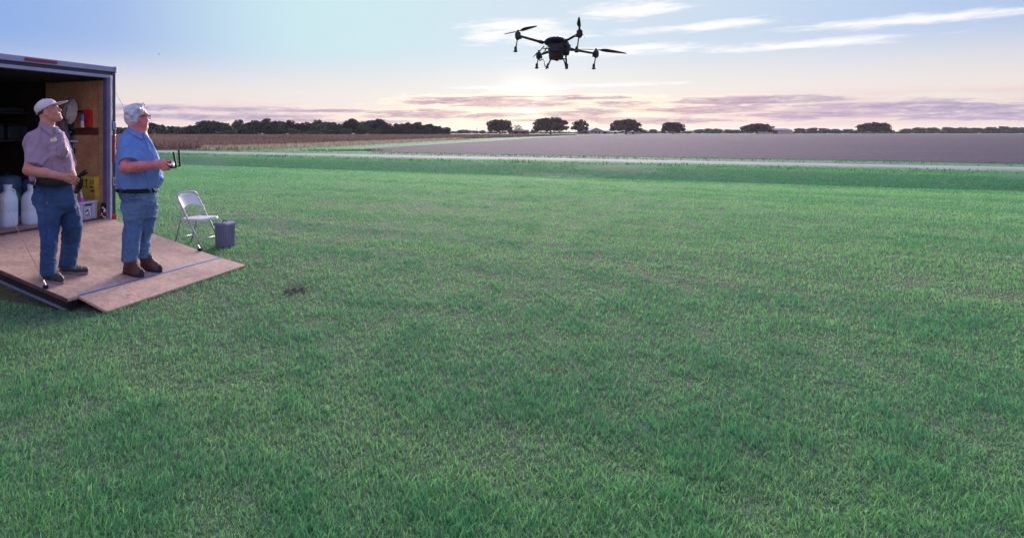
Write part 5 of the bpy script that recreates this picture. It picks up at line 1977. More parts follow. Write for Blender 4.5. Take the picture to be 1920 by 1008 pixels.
for sd in (-1, 1):
    e_ = Field().ell(W1(.0895, sd * .033, .006), np.array((.0045, .012, .0055)) * HS1, 0, M1)
    o = obj('eye', e_.mesh('eye', .0022), M_hairdark, None, True)
    sub(o, body1, man1)
    e_ = Field().cone(W1(.094, sd * .014, .029), W1(.082, sd * .052, .030), .0045, .003, 0)
    o = obj('eyebrow', e_.mesh('eyebrow', .0022), M_hairdark, None, True)
    sub(o, body1, man1)
hr = Field()
hr.ell(W1(-.018, 0, .030), np.array((.098, .0805, .086)) * HS1, .01, M1)
hr.plane(W1(.012, 0, .0), M1 @ np.array((1, 0, -.5)), .01)
hr.plane(W1(0, 0, .06), M1 @ np.array((.0, 0, 1)))
hr.plane(W1(0, 0, -.062), M1 @ np.array((-.2, 0, -1)), .02)
for sd in (-1, 1):
    hr.ell(W1(-.006, sd * .085, -.012), np.array((.030, .03, .044)) * HS1, .01, M1, 'sub')
hr.disp = folds(.002, 60, 2)
hr.build('hair', M_hairdark, man1, .005)

# cap: crown, brim, strap, button
cp = Field()
cp.ell(W1(-.014, 0, .052), np.array((.113, .0905, .085)) * HS1, .01, M1)
cp.plane(W1(0, 0, .036), M1 @ np.array((.18, 0, -1)), .006)
cp.disp = folds(.003, 20, 4)
cap = cp.build('cap', M_capf, man1, .005)
bf = Field()
bf.ell(W1(.095, 0, .048), np.array((.118, .082, .011)) * HS1, .01, M1 @ np.array(((math.cos(.10), 0, math.sin(.10)), (0, 1, 0), (-math.sin(.10), 0, math.cos(.10)))))
bf.ell(W1(-.03, 0, .052), np.array((.120, .088, .09)) * HS1, .006, M1, 'sub')
bf.build('cap_brim', M_capf, man1, .004)
cb = Field().ell(W1(-.012, 0, .139), (.008, .008, .005), 0, M1)
cb.build('cap_button', M_capf, man1, .003)
cs = Field().cone(W1(-.115, -.022, .016), W1(-.115, .022, .016), .010, .010, 0, (M1[:, 0], .6))
cs.build('cap_strap', M_capf, man1, .004)

# shirt
sh = Field()
sh.stack(rows([(237, 74, 108, 0, .078), (244, 66, 115, 0, .10), (253, 55, 121, 0, .125), (266, 49, 127, 0, .15), (285, 51, 132, -.01, .165), (305, 54, 136, -.01, .17), (325, 56, 140, -.01, .17), (338, 58, 141, -.01, .17)], J1), .03)
sh.cone(J1(67, 268, -.10), J1(62.5, 312.5, -.235), .080, .089, .09, ((0, 1, 0), .92), (False, True))
sh.cone(J1(112, 268, .10), J1(127, 308, .14), .070, .078, .09, None, (False, True))
sh.ell(J1(118, 285, -.10), (.05, .05, .07), .05)
sh.disp = folds(.013, 8.5, 1, (1, 1, .6), .003, 17, .005)
shirt1 = sh.build('shirt', M_shirt1, man1, .0065)
# placket, pockets, buttons, badge follow the shirt front
def front_surface(Fd, px, py, J, start=-.5):
    """first point of one or more fields met from the camera at a pixel"""
    Fs = Fd if isinstance(Fd, (list, tuple)) else [Fd]
    ys = np.linspace(start, .3, 320)
    p = np.array([J(px, py, y_) for y_ in ys])
    v = np.min([f_.value(p) for f_ in Fs], axis=0)
    i = int(np.argmax(v < 0)) if (v < 0).any() else 200
    return p[i]


def resample(pl, n):
    pl = np.array(pl, float)
    d = np.concatenate([[0], np.cumsum(np.linalg.norm(np.diff(pl, axis=0), axis=1))])
    t_ = np.linspace(0, d[-1], n)
    return np.stack([np.interp(t_, d, pl[:, k]) for k in range(2)], 1)


def drape(name, top, bottom, Fs, J, m, root, parent=None, off=.004, th=.005, nu=12, nv=4, puff=0.0):
    """cloth piece between two pixel polylines, laid on the surface of the fields"""
    A, Bq = resample(top, nu), resample(bottom, nu)
    outer, inner = [], []
    for j in range(nv):
        t_ = j / (nv - 1)
        for i in range(nu):
            q = A[i] + (Bq[i] - A[i]) * t_
            s_ = front_surface(Fs, q[0], q[1], J)
            d = s_ - np.array((0, 0, H))
            d /= np.linalg.norm(d)
            b_ = puff * math.sin(PI * t_) * math.sin(PI * i / (nu - 1))
            outer.append(s_ - d * (off + th + b_))
            inner.append(s_ - d * (off - .004))
    n = nu * nv
    v = np.array(outer + inner)
    f = []
    for j in range(nv - 1):
        for i in range(nu - 1):
            a_ = j * nu + i
            f.append((a_, a_ + 1, a_ + nu + 1, a_ + nu))
            f.append((n + a_, n + a_ + nu, n + a_ + nu + 1, n + a_ + 1))
    for i in range(nu - 1):
        f.append((i, n + i, n + i + 1, i + 1))
        a_ = (nv - 1) * nu + i
        f.append((a_, a_ + 1, n + a_ + 1, n + a_))
    for j in range(nv - 1):
        a_ = j * nu
        f.append((a_, a_ + nu, n + a_ + nu, n + a_))
        a_ = j * nu + nu - 1
        f.append((a_, n + a_, n + a_ + nu, a_ + nu))
    me = mesh_np(name, v - np.array(root.location), np.array(f))
    bm = bmesh.new()
    bm.from_mesh(me)
    bmesh.ops.recalc_face_normals(bm, faces=bm.faces)
    bm.to_mesh(me)
    bm.free()
    o = obj(name, me, m, parent or root, True)
    me.set_sharp_from_angle(angle=R(50))
    return o


cst = Field()
cst.cone(J1(87, 243, .0), J1(90, 231, .005), .082, .066, .02)
NK = [sh, cst]
drape('collar', [(75, 226.5), (81, 230), (89, 236), (97, 243), (101, 247.5)], [(72, 233), (77, 239.5), (85, 246), (92, 251), (98, 255)], NK, J1, M_shirt1, man1, None, .010, .006, 14, 5)
drape('collar', [(103.5, 236), (107, 236.5), (110, 238.5), (112.5, 241)], [(102.5, 247), (105.5, 250), (109, 251), (114, 248.5)], NK, J1, M_shirt1, man1, None, .010, .006, 8, 5)
o = obj('collar_stand', cst.mesh('collar_stand', .005), M_shirt1, None, True)
o.parent = man1
o.data.transform(Matrix.Translation(-Vector(man1.location)))
PLK = [(103, 250), (107, 265), (112, 280), (116.5, 295), (120.5, 310), (123.5, 325), (124.5, 335)]
drape('placket', PLK, [(x_ + 5.5, y_ - .3) for x_, y_ in PLK], sh, J1, M_shirt1, man1, None, .002, .004, 26, 3)
for (px, py) in ((107.5, 259), (112.5, 274), (117, 289), (121, 304), (124.5, 319)):
    q = front_surface(sh, px, py, J1) + np.array((0, -.010, 0))
    Field().ell(q, (.006, .004, .006), 0).build('button', M_purp, man1, .003)
for (x0, x1, y0, y1) in ((90, 105, 277, 302), (119, 128, 268, 289)):
    drape('pocket', [(x0, y0), ((x0 + x1) / 2, y0), (x1, y0 - 1)], [(x0 + 2, y1), ((x0 + x1) / 2 + 2, y1 + 1), (x1 + 3, y1 - 2)], sh, J1, M_shirt1, man1, None, .002, .004, 8, 8, .012)
    drape('pocket_flap', [(x0 - .5, y0 - 2), ((x0 + x1) / 2, y0 - 2.4), (x1 + .5, y0 - 3)], [(x0, y0 + 4), ((x0 + x1) / 2 + .5, y0 + 7), (x1 + 1, y0 + 3)], sh, J1, M_shirt1, man1, None, .010, .005, 10, 4, .004)
# sleeve hem, yoke seam
drape('sleeve_hem', [(46, 307.5), (55, 309), (65, 309), (78, 306)], [(45.5, 311.5), (55, 313), (65, 313), (79, 310)], sh, J1, M_shirt1, man1, None, .001, .003, 14, 3)
q = Vector(front_surface(sh, 100.5, 262.5, J1))
nv = Vector((.35, -1, .12)).normalized()
xv = Vector((1, .35, .38)).normalized()
zv = nv.cross(xv).normalized() * -1
Mb = Matrix((xv, nv, zv)).transposed()
bd = MB().box(q - Vector(man1.location) + nv * .008, (.058, .005, .034), Mb, .002).build('badge', M_badge, man1)
for k in (-.3, .1):
    MB().box(q - Vector(man1.location) + nv * .0115 + zv * (k * .03), (.036, .002, .004), Mb).build('badge_print', M_gold, bd)
# pens and clipped glasses on the far pocket
q = Vector(front_surface(sh, 121, 272, J1)) - Vector(man1.location)
MB().tube([q + Vector((0, -.012, .03)), q + Vector((.012, -.016, -.05))], .0045, 6).build('pen', M_black, man1)
MB().tube([q + Vector((.03, -.012, -.02)), q + Vector((.038, -.014, -.06)), q + Vector((.03, -.016, -.10))], .004, 6).build('clip', M_chrome, man1)

# jeans
jn = Field()
nd = s1a.y - D1
fd = s1b.y - D1
jn.stack(rows([(340, 63, 138, 0, .135), (352, 62, 140, 0, .14), (368, 62, 143, 0, .145), (384, 66, 146, 0, .125), (398, 76, 140, 0, .06)], J1), .03)
jn.stack(rows([(372, 64, 112, -.06, .105), (400, 71, 114, -.09, .100), (430, 74, 111, -.10, .095), (450, 75, 108, nd * .8 - .02, .088), (480, 75, 106, nd, .082), (508, 74, 106, nd, .082), (517, 75, 106, nd, .08)], J1), .08)
jn.stack(rows([(372, 98, 143, .08, .10), (386, 103, 148, .09, .10), (410, 111, 154, .09, .098), (426, 116, 156, .09, .095), (455, 114.5, 152, fd * .9 + .02, .088), (488, 110, 145, fd, .082), (503, 108, 143, fd, .08)], J1), .02)
jn.disp = folds(.0065, 10.0, 21, (.7, .7, 1.3), .0015, 24, .007)
jeans1 = jn.build('jeans', M_jean1, man1, .0065)
# belt and black waist pouch with keys
bl = Field()
bl.stack(rows([(337, 61, 139, 0, .148), (346, 61, 140, 0, .15)], J1), .01)
bl.build('belt', M_pouch, man1, .006)
wp = Field()
wp.stack(rows([(332, 68, 119, -.135, .055), (340, 66, 122, -.135, .065), (349, 70, 119, -.13, .055)], J1), .02, 3.0)
wp.build('waist_pouch', M_pouch, man1, .006)
k0 = Vector(J1(67, 336, -.20)) - Vector(man1.location)
MB().tube([k0, k0 + Vector((-.006, -.01, -.05)), k0 + Vector((-.012, -.01, -.09))], [.012, .016, .010], 8).build('key_fob', M_black, man1, True)
MB().tube([k0 + Vector((.0, -.02, .012)), k0 + Vector((.012, -.026, -.01)), k0 + Vector((-.004, -.024, -.06))], .006, 6).build('keys', M_chrome, man1, True)
# seam line and rivets
for (px, py) in ((88, 376.5), (88, 380.5)):
    q = Vector(front_surface(jn, px, py, J1))
    o = obj('rivet', Field().ell(q, (.006, .005, .006), 0).mesh('rivet', .003), M_chrome if py > 378 else M_redl, None, True)
    sub(o, jeans1, man1)
prev = None
sm = Field()
for (px, py) in ((82, 356), (83, 380), (84, 405), (85.5, 430), (86.5, 455), (87, 480), (87, 505)):
    q = front_surface(jn, px, py, J1)
    if prev is not None:
        sm.cone(prev, q, .0045, .0045, .002)
    prev = q
o = obj('side_seam', sm.mesh('side_seam', .003), M_jean1, None, True)
sub(o, jeans1, man1)

upr = Vector((R3.x * (0.463 - .1) / RAMP_L, R3.y * (0.463 - .1) / RAMP_L, 1)).normalized()
ha, ta = ramp_hit(80.5, 521), ramp_hit(118, 533)
shoe('shoe', ha, ta, .098, .1, (M_shoe1, M_sole1, M_lace), man1, .055, Vector(J1(91, 508, nd)), up=upr)
hb, tb = ramp_hit(111, 510), ramp_hit(166, 513)
shoe('shoe', hb, tb, .098, .1, (M_shoe1, M_sole1, M_lace), man1, .055, Vector(J1(125, 495, fd)), up=upr)

# black radio handset in his hands
rd_ = empty('handheld_radio', J1(150, 338, -.36))
tag(rd_, 'black handheld radio with stub antenna in the hands of the man in the cap', 'radio')
def RL(px, py, dv):
    return Vector(J1(px, py, dv)) - Vector(rd_.location)
m = MB()
a_, b_ = RL(149, 349, -.35), RL(147.5, 333, -.37)
rb_ = Field()
rb_.cone(np.array(a_), np.array(b_), .028, .026, .01, ((0, 1, 0), .6))
o = obj('radio_body', rb_.mesh('radio_body', .005), M_black, rd_, True)
MB().tube([RL(143, 335, -.355), RL(151, 328.5, -.36), RL(153, 327, -.36)], [.011, .0125, .013], 10).build('antenna', M_black, rd_, True)
MB().tube([RL(152.5, 327.4, -.36), RL(162, 321.5, -.365)], [.021, .024], 12).build('lamp_head', M_black, rd_, True)
MB().tube(bez(RL(146, 352, -.37), RL(150, 358, -.38), RL(143, 362, -.38), 6), .004, 6).build('wrist_strap', M_black, rd_)
o = obj('cloth_pouch', Field().cone(np.array(RL(143, 359, -.33)), np.array(RL(148, 351, -.33)), .022, .03, .01).mesh('cloth_pouch', .005), M_pouch, rd_, True)

# ================================================================== man in the blue polo
s2a = ramp_hit(250, 519)
s2b = ramp_hit(283, 509)
D_2 = (s2a.y + s2b.y) / 2


def J2(px, py, dv=0.0):
    return np.array(P(px, py, D_2 + dv))


man2 = empty('person', ((s2a.x + s2b.x) / 2, D_2, min(s2a.z, s2b.z)))
tag(man2, 'person with white hair and glasses in blue polo and faded jeans steering a controller', 'person')
B = Field()
yaw, pitch = R(33), R(2)
f_ = np.array((math.cos(yaw) * math.cos(pitch), math.sin(yaw) * math.cos(pitch), math.sin(pitch)))
M2 = frame(f_)
HC2 = J2(259, 220.5, 0.0)
HS2 = 1.06
W2 = add_head(B, HC2, M2, HS2, True, .4, 1.0)
B.cone(W2(-.03, 0, -.04), J2(254, 256, .0), .072, .082, .03)
B.ell(W2(.02, 0, -.125), (.055, .06, .045), .04)
B.stack(rows([(244, 238, 272, 0, .08), (256, 230, 278, 0, .10), (270, 228, 282, 0, .12), (310, 226, 296, 0, .17), (352, 224, 292, 0, .16)], J2), .03)
el2, wr2 = J2(235, 314, -.29), J2(290, 308.5, -.33)
mid2 = (el2 + wr2) / 2 + np.array((0, 0, -.006))
B.cone(J2(241, 278, -.15), el2, .058, .056, .03)
B.cone(el2, mid2, .056, .052, .02)
B.cone(mid2, wr2, .052, .036, .02)
kn2 = J2(306, 309.5, -.31)
B.cone(wr2, kn2, .036, .043, .02, ((0, 1, 0), .6))
for (a_, b_, c_, e_) in (((305, 305), (314, 308), (321, 312), 0.0), ((306, 309), (314, 314), (319, 317), -.01), ((304, 313), (310, 317.5), (316, 318.5), -.01), ((301, 315), (306, 319), (311, 319), -.005)):
    finger(B, [J2(*a_, -.31 + e_), J2(*b_, -.32 + e_), J2(*c_, -.27 + e_)], .0115, .009)
finger(B, [J2(299, 304, -.29), J2(307, 301.5, -.24), J2(316, 303, -.21)], .0125, .0095)
el2b, wr2b = J2(262, 312, .23), J2(294, 304, .03)
B.cone(J2(262, 274, .14), el2b, .056, .052, .03)
B.cone(el2b, wr2b, .052, .036, .02)
B.cone(wr2b, J2(307, 302, -.03), .036, .042, .02, ((0, 0, 1), .6))
for (a_, b_, c_, e_) in (((306, 300), (314, 298.5), (321, 301), 0.0), ((307, 302), (315, 301.5), (322, 304), -.02), ((307, 304), (314, 305), (320, 307), -.035)):
    finger(B, [J2(*a_, -.03 + e_), J2(*b_, -.04 + e_), J2(*c_, -.06 + e_)], .0115, .009)
body2 = B.build('body', M_skin2, man2, .0046)
for sd in (-1, 1):
    o = obj('eye', Field().ell(W2(.0895, sd * .033, .006), np.array((.0045, .012, .0055)) * HS2, 0, M2).mesh('eye', .0022), M_hairdark, None, True)
    sub(o, body2, man2)
    o = obj('eyebrow', Field().cone(W2(.094, sd * .014, .029), W2(.082, sd * .052, .030), .0045, .003, 0).mesh('eyebrow', .0022), M_hairwhite, None, True)
    sub(o, body2, man2)
hr = Field()
hr.ell(W2(-.026, 0, .040), np.array((.110, .094, .098)) * HS2, .01, M2)
hr.ell(W2(-.055, 0, -.005), np.array((.078, .088, .085)) * HS2, .03, M2)
hr.ell(W2(.03, .0, .112), np.array((.050, .055, .026)) * HS2, .03, M2)
hr.cone(W2(.050, .02, .118), W2(.062, .03, .150), .022, .008, .03)
hr.plane(W2(.040, 0, .06), M2 @ np.array((1, 0, -.10)), .02)
for sd in (-1, 1):
    hr.ell(W2(.055, sd * .09, -.045), np.array((.075, .06, .07)) * HS2, .015, M2, 'sub')
    hr.ell(W2(-.012, sd * .105, -.018), np.array((.030, .03, .040)) * HS2, .012, M2, 'sub')
hr.plane(W2(-.03, 0, -.088), M2 @ np.array((.25, 0, -1)), .02)
hh_ = M2[:, 2]
def hairdisp(p):
    q = p @ M2
    q = q * np.array((1.0, 1.0, .35))
    return .004 * vnoise(q, 16, 3) + .0032 * vnoise(q, 48, 5)
rgh = np.random.default_rng(77)
for i in range(9):
    d_ = rgh.normal(0, 1, 3)
    d_[2] = abs(d_[2]) * .9 - .15
    d_ /= np.linalg.norm(d_)
    if d_[0] > .55:
        continue
    b0 = np.array((-.028, 0, .036)) + d_ * np.array((.112, .096, .100))
    fl = np.array((-.7, d_[1] * .5, -.35 if d_[0] < 0 else .12)) + rgh.normal(0, .25, 3)
    fl /= np.linalg.norm(fl)
    b0 = b0 - d_ * .015
    b1 = b0 + fl * rgh.uniform(.03, .05) + d_ * .004
    hr.cone(W2(*b0), W2(*b1), .020, .013, .030)
for i in range(5):
    y_ = -.03 + .016 * i
    hr.cone(W2(.035, y_, .110), W2(.058 + rgh.uniform(-.01, .012), y_ + rgh.uniform(-.01, .02), .122 + rgh.uniform(0, .022)), .016, .007, .014)
hr.disp = hairdisp
hr.build('hair', M_hairwhite, man2, .0045)
gl = empty('glasses', man2.location)
gl.parent = man2
gl.location = (0, 0, 0)
def GLp(x, y, z):
    return Vector(W2(x, y, z)) - Vector(man2.location)
for sd in (-1, 1):
    MB().tube([GLp(-.005, sd * .086, .016), GLp(.06, sd * .082, .020), GLp(.108, sd * .066, .018)], .0038, 6).build('temple', M_black, gl, True)
    ring = [GLp(.112 - .010 * abs(math.cos(t_ * 2 * PI / 16)), sd * (.034 + .028 * math.cos(t_ * 2 * PI / 16)), .002 + .019 * math.sin(t_ * 2 * PI / 16)) for t_ in range(17)]
    MB().tube(ring, .0034, 6).build('rim', M_black, gl, True)
MB().tube([GLp(.110, -.008, .008), GLp(.114, 0, .012), GLp(.110, .008, .008)], .003, 6).build('bridge', M_black, gl, True)

sh2 = Field()
sh2.stack(rows([(243, 236, 271, 0, .085), (250, 231, 276, 0, .11), (258, 226, 281, 0, .14), (270, 221.5, 287.5, 0, .165), (290, 219, 298, 0, .19), (308, 218, 303.5, 0, .205), (324, 218, 306, 0, .21), (340, 218, 304.5, 0, .205), (350, 218.5, 299, 0, .20), (354, 219.5, 296, 0, .19)], J2), .03)
sh2.cone(J2(243, 268, -.10), J2(241.5, 305.5, -.26), .092, .100, .09, ((0, 1, 0), .9), (False, True))
sh2.cone(J2(259, 268, .10), J2(258, 304, .22), .085, .095, .09, None, (False, True))
sh2.disp = folds(.0115, 7.0, 41, (1, 1, .6), .002, 17, .005)
shirt2 = sh2.build('polo_shirt', M_shirt2, man2, .0065)
cst2 = Field()
cst2.cone(J2(252, 254, .0), J2(253, 243, .005), .098, .078, .02)
NK2 = [sh2, cst2]
o = obj('collar_stand', cst2.mesh('collar_stand', .005), M_shirt2, None, True)
o.parent = man2
o.data.transform(Matrix.Translation(-Vector(man2.location)))
drape('collar', [(240.5, 236.5), (247, 239.5), (255, 245), (263, 250.5), (268, 254)], [(237, 244), (244, 250), (252, 255), (260, 258.5), (268, 262)], NK2, J2, M_shirt2, man2, None, .010, .006, 14, 5)
drape('collar', [(269.5, 248), (273, 249), (276, 252), (278, 256)], [(269, 256), (271.5, 261), (276, 266), (281, 264)], NK2, J2, M_shirt2, man2, None, .010, .006, 8, 5)
PL2 = [(269.5, 258), (273.5, 268), (277.5, 278), (281, 288)]
drape('placket', PL2, [(x_ + 5, y_ - .5) for x_, y_ in PL2], sh2, J2, M_shirt2, man2, None, .002, .004, 16, 3)
drape('sleeve_cuff', [(222.5, 300), (232, 302.5), (246, 302.5), (258.5, 300)], [(222.5, 305), (232, 307), (246, 307), (259.5, 304.5)], sh2, J2, M_shirt2, man2, None, .001, .003, 14, 3)
for (px, py) in ((273.5, 265), (280, 278)):
    q = front_surface(sh2, px, py, J2) + np.array((0, -.007, 0))
    Field().ell(q, (.006, .004, .006), 0).build('button', M_white, man2, .003)
jn2 = Field()
nd, fd = s2a.y - D_2, s2b.y - D_2
jn2.stack(rows([(353, 220, 296, 0, .185), (368, 224, 295, 0, .17), (382, 229, 294, 0, .14), (396, 234, 290, 0, .10), (408, 236, 288, 0, .06)], J2), .03)
jn2.stack(rows([(385, 226, 274, -.06, .115), (405, 230, 272, -.08, .110), (422, 231, 268, -.08, .105), (437, 229.5, 266, nd * .8, .100), (465, 228, 262, nd, .095), (490, 227, 259, nd, .093)], J2), .06)
jn2.stack(rows([(385, 254, 299, .08, .11), (402, 260, 297, .09, .108), (424, 262, 291, .09, .10), (450, 261, 283, fd, .095), (484, 258, 282, fd, .092)], J2), .06)
jn2.disp = folds(.007, 9.5, 51, (.7, .7, 1.3), .0015, 24, .007)
jeans2 = jn2.build('jeans', M_jean2, man2, .0065)
bt = Field()
bt.stack(rows([(353.3, 218.6, 297, 0, .191), (359.3, 219, 297.4, 0, .191)], J2), .01)
belt = bt.build('belt', M_black, man2, .005)
q = Vector(front_surface(bt, 291, 355.5, J2)) - Vector(man2.location)
MB().box(q + Vector((0, -.004, 0)), (.042, .008, .034), Matrix.Rotation(R(38), 3, 'Z'), .003).build('buckle', M_chrome, belt)
q = Vector(front_surface(bt, 227, 357, J2)) - Vector(man2.location)
MB().box(q + Vector((0, -.004, -.004)), (.045, .008, .026), Matrix.Rotation(R(-35), 3, 'Z'), .003).build('leather_patch', M_boot, belt)
for px in (236, 262, 283):
    q = Vector(front_surface(bt, px, 356, J2)) - Vector(man2.location)
    MB().box(q + Vector((0, -.004, 0)), (.014, .008, .05), Matrix.Rotation(R((px - 258) * 1.0), 3, 'Z'), .002).build('belt_loop', M_jean2, belt)
prev = None
sm = Field()
for (px, py) in ((228, 364), (240, 370), (250, 369), (257, 362)):
    q = front_surface(jn2, px, py, J2)
    if prev is not None:
        sm.cone(prev, q, .004, .004, .002)
    prev = q
o = obj('pocket_seam', sm.mesh('pocket_seam', .003), M_jean1, None, True)
sub(o, jeans2, man2)
ha, ta = ramp_hit(231, 510), ramp_hit(270, 520)
shoe('boot', ha, ta, .112, .12, (M_boot, M_bootsole, M_lace), man2, .066, Vector(J2(243, 480, nd)), True, up=upr)
hb, tb = ramp_hit(263, 502), ramp_hit(304, 510.5)
shoe('boot', hb, tb, .110, .12, (M_boot, M_bootsole, M_lace), man2, .064, Vector(J2(271, 474, fd)), True, up=upr)

# remote controller with two antennas
rc = empty('remote_controller', J2(322, 309, -.17))
tag(rc, 'black and white remote controller with two upright antennas held by the man in blue', 'controller')
def CL(px, py, dv):
    return Vector(J2(px, py, dv)) - Vector(rc.location)
cbf = Field()
cbf.cone(np.array(CL(312, 311, -.28)), np.array(CL(317, 307, -.04)), .034, .034, .02, ((.1, .1, 1), .55))
cbf.cone(np.array(CL(320, 313, -.27)), np.array(CL(325, 308.5, -.05)), .026, .026, .02, ((.1, .1, 1), .6))
obj('case', cbf.mesh('case', .005), M_black, rc, True)
sf = Field().cone(np.array(CL(322, 309.5, -.24)), np.array(CL(327, 305, -.07)), .022, .022, .01, ((.2, .1, 1), .75))
obj('white_shell', sf.mesh('white_shell', .005), M_white, rc, True)
for (b_, t_, s_, dv) in (((331, 314), (325.3, 285), (323, 314.5), -.24), ((338, 311.5), (335.3, 281.5), (328, 311), -.06)):
    an = MB().tube([CL(*s_, dv), CL(*b_, dv)], .0075, 8).build('antenna_hinge', M_black, rc, True)
    p0, p1 = CL(*b_, dv), CL(*t_, dv)
    ax = (p1 - p0).normalized()
    sx = Vector((0, 1, 0))
    tx_ = sx.cross(ax).normalized()
    MB().box((p0 + p1) / 2, (.020, .026, (p1 - p0).length), Matrix((tx_, ax.cross(tx_), ax)).transposed(), .004).build('antenna', M_black, rc)
for dv in (-.22, -.09):
    MB().tube([CL(318, 306, dv), CL(319, 302.5, dv)], [.004, .006], 8).build('stick', M_black, rc)
MB().tube(bez(CL(322, 315, -.15), CL(330, 318, -.14), CL(334, 319.5, -.12), 5), .0016, 5).build('lanyard', M_black, rc)

# ================================================================== hats hanging on the stand
M_hat = mat('tan_canvas', (0.50, 0.43, 0.42), 0.9, (0.42, 0.36, 0.36), 9.0, (1, 1, 1), 0.5, 30.0)
M_hat2 = mat('grey_canvas', (0.20, 0.18, 0.22), 0.9, (0.16, 0.145, 0.18), 9.0, (1, 1, 1), 0.5, 30.0)
def PH(px, py, dv=0.0):
    return np.array(P(px, py, 8.66 + dv))
nrm = np.array((-.38, -.90, .14))
Mh = frame(nrm)
ht = empty('bush_hat', PH(133, 209))
tag(ht, 'tan wide-brimmed hat hanging on the stand by the trailer wall', 'hat')
hf = Field()
hf.ell(PH(133, 209), (.026, .115, .172), .03, Mh)
hf.ell(PH(133, 210) + Mh[:, 0] * .05, (.070, .078, .110), .035, Mh)
hf.ell(PH(132, 205) + Mh[:, 0] * .150, (.045, .030, .08), .04, Mh, 'sub')
hf.disp = folds(.006, 9, 3, (1, 1, 1), .002, 24)
me = hf.mesh('hat_shell', .006)
me.transform(Matrix.Translation(-Vector(ht.location)))
obj('hat_shell', me, M_hat, ht, True)
o_ = Vector(ht.location)
MB().tube([Vector(PH(126, 200, -.13)) - o_, Vector(PH(121, 222, -.16)) - o_, Vector(PH(124, 240, -.13)) - o_, Vector(PH(129, 250, -.08)) - o_], .004, 6).build('chin_cord', M_black, ht, True)
ht2 = empty('cloth_cap', PH(119, 243))
tag(ht2, 'limp grey cloth hat hanging below the tan wide-brimmed hat', 'hat')
hf = Field()
hf.cone(PH(116, 229, .02), PH(121, 256, .02), .055, .085, .04, ((-.3, -1, 0), .45))
hf.disp = folds(.007, 9, 5, (1, 1, .5), .002, 24)
me = hf.mesh('hat_shell', .006)
me.transform(Matrix.Translation(-Vector(ht2.location)))
obj('hat_shell', me, M_hat2, ht2, True)
MB().tube([Vector(PH(112, 252, -.04)) - Vector(ht2.location), Vector(PH(120, 258, -.05)) - Vector(ht2.location), Vector(PH(128, 256, -.02)) - Vector(ht2.location)], .008, 6).build('hat_band', M_black, ht2, True)

# ================================================================== drone
M_drone = mat('drone_black', (0.012, 0.012, 0.014), 0.5, (0.02, 0.02, 0.024), 12.0)
M_dshell = mat('drone_navy_shell', (0.010, 0.011, 0.04), 0.4, (0.008, 0.008, 0.03), 8.0)
M_tank = mat('drone_tank', (0.022, 0.008, 0.016), 0.4, (0.014, 0.006, 0.012), 8.0)
M_dled = mat('drone_red', (0.45, 0.02, 0.03), 0.4)
YD = 11.6
SD = YD / F
dc = P(1047, 82, YD)
da_ = Vector((75, 37.5, 17.0 * -1)) * SD            # towards the far right motor
db_ = Vector((41, -72, 21.5)) * SD                  # towards the near upper motor
up_d = Vector((.11, .30, .945)).normalized()
drone = empty('spray_drone', dc)
tag(drone, 'black four-armed crop-spraying drone hovering in the sky', 'drone')
fx_ = (da_ + db_).normalized()
fy_ = up_d.cross(fx_).normalized()
fx_ = fy_.cross(up_d)
MD = Matrix((fx_, fy_, up_d)).transposed()


def DP(px, py, dep=0.0):
    return P(px, py, YD + dep) - dc


# hub and shells
hub = Field()
hub.ell(np.array(DP(1041, 78.5)), (.195, .165, .072), .02, np.array(MD))
hub.ell(np.array(DP(1049, 74.5)), (.085, .08, .050), .02, np.array(MD))
hub.disp = folds(.001, 10, 3)
obj('canopy_shell', hub.mesh('canopy_shell', .008), M_dshell, drone, True)
MB().box(DP(1046, 86), (.30, .24, .12), MD, .03).build('chassis', M_drone, drone)
tk = Field()
tk.cone(np.array(DP(1043.5, 91)), np.array(DP(1042.5, 112)), .150, .118, .02, None, (False, True))
obj('tank', tk.mesh('tank', .009), M_tank, drone, True)
MB().box(DP(1038, 93.5, -.16), (.17, .03, .065), MD, .012).build('label_panel', M_dshell, drone)
for (px, py, r_) in ((1041.5, 113.5, .03), (1044.5, 114.5, .035), (1053, 112.5, .03), (1038, 112, .02)):
    MB().tube([DP(px, py - 5), DP(px - .3, py)], [r_, r_ * .8], 8).build('tank_outlet', M_drone, drone)
MB().box(DP(1060, 93), (.14, .16, .20), MD, .03).build('battery', M_drone, drone)
MB().box(DP(1066, 90, .05), (.07, .10, .10), MD, .015).build('battery_grip', M_drone, drone)
for k in range(3):
    MB().box(DP(1063 + k, 80 + 3 * k), (.06, .03, .018), MD).build('cooling_fin', M_drone, drone)
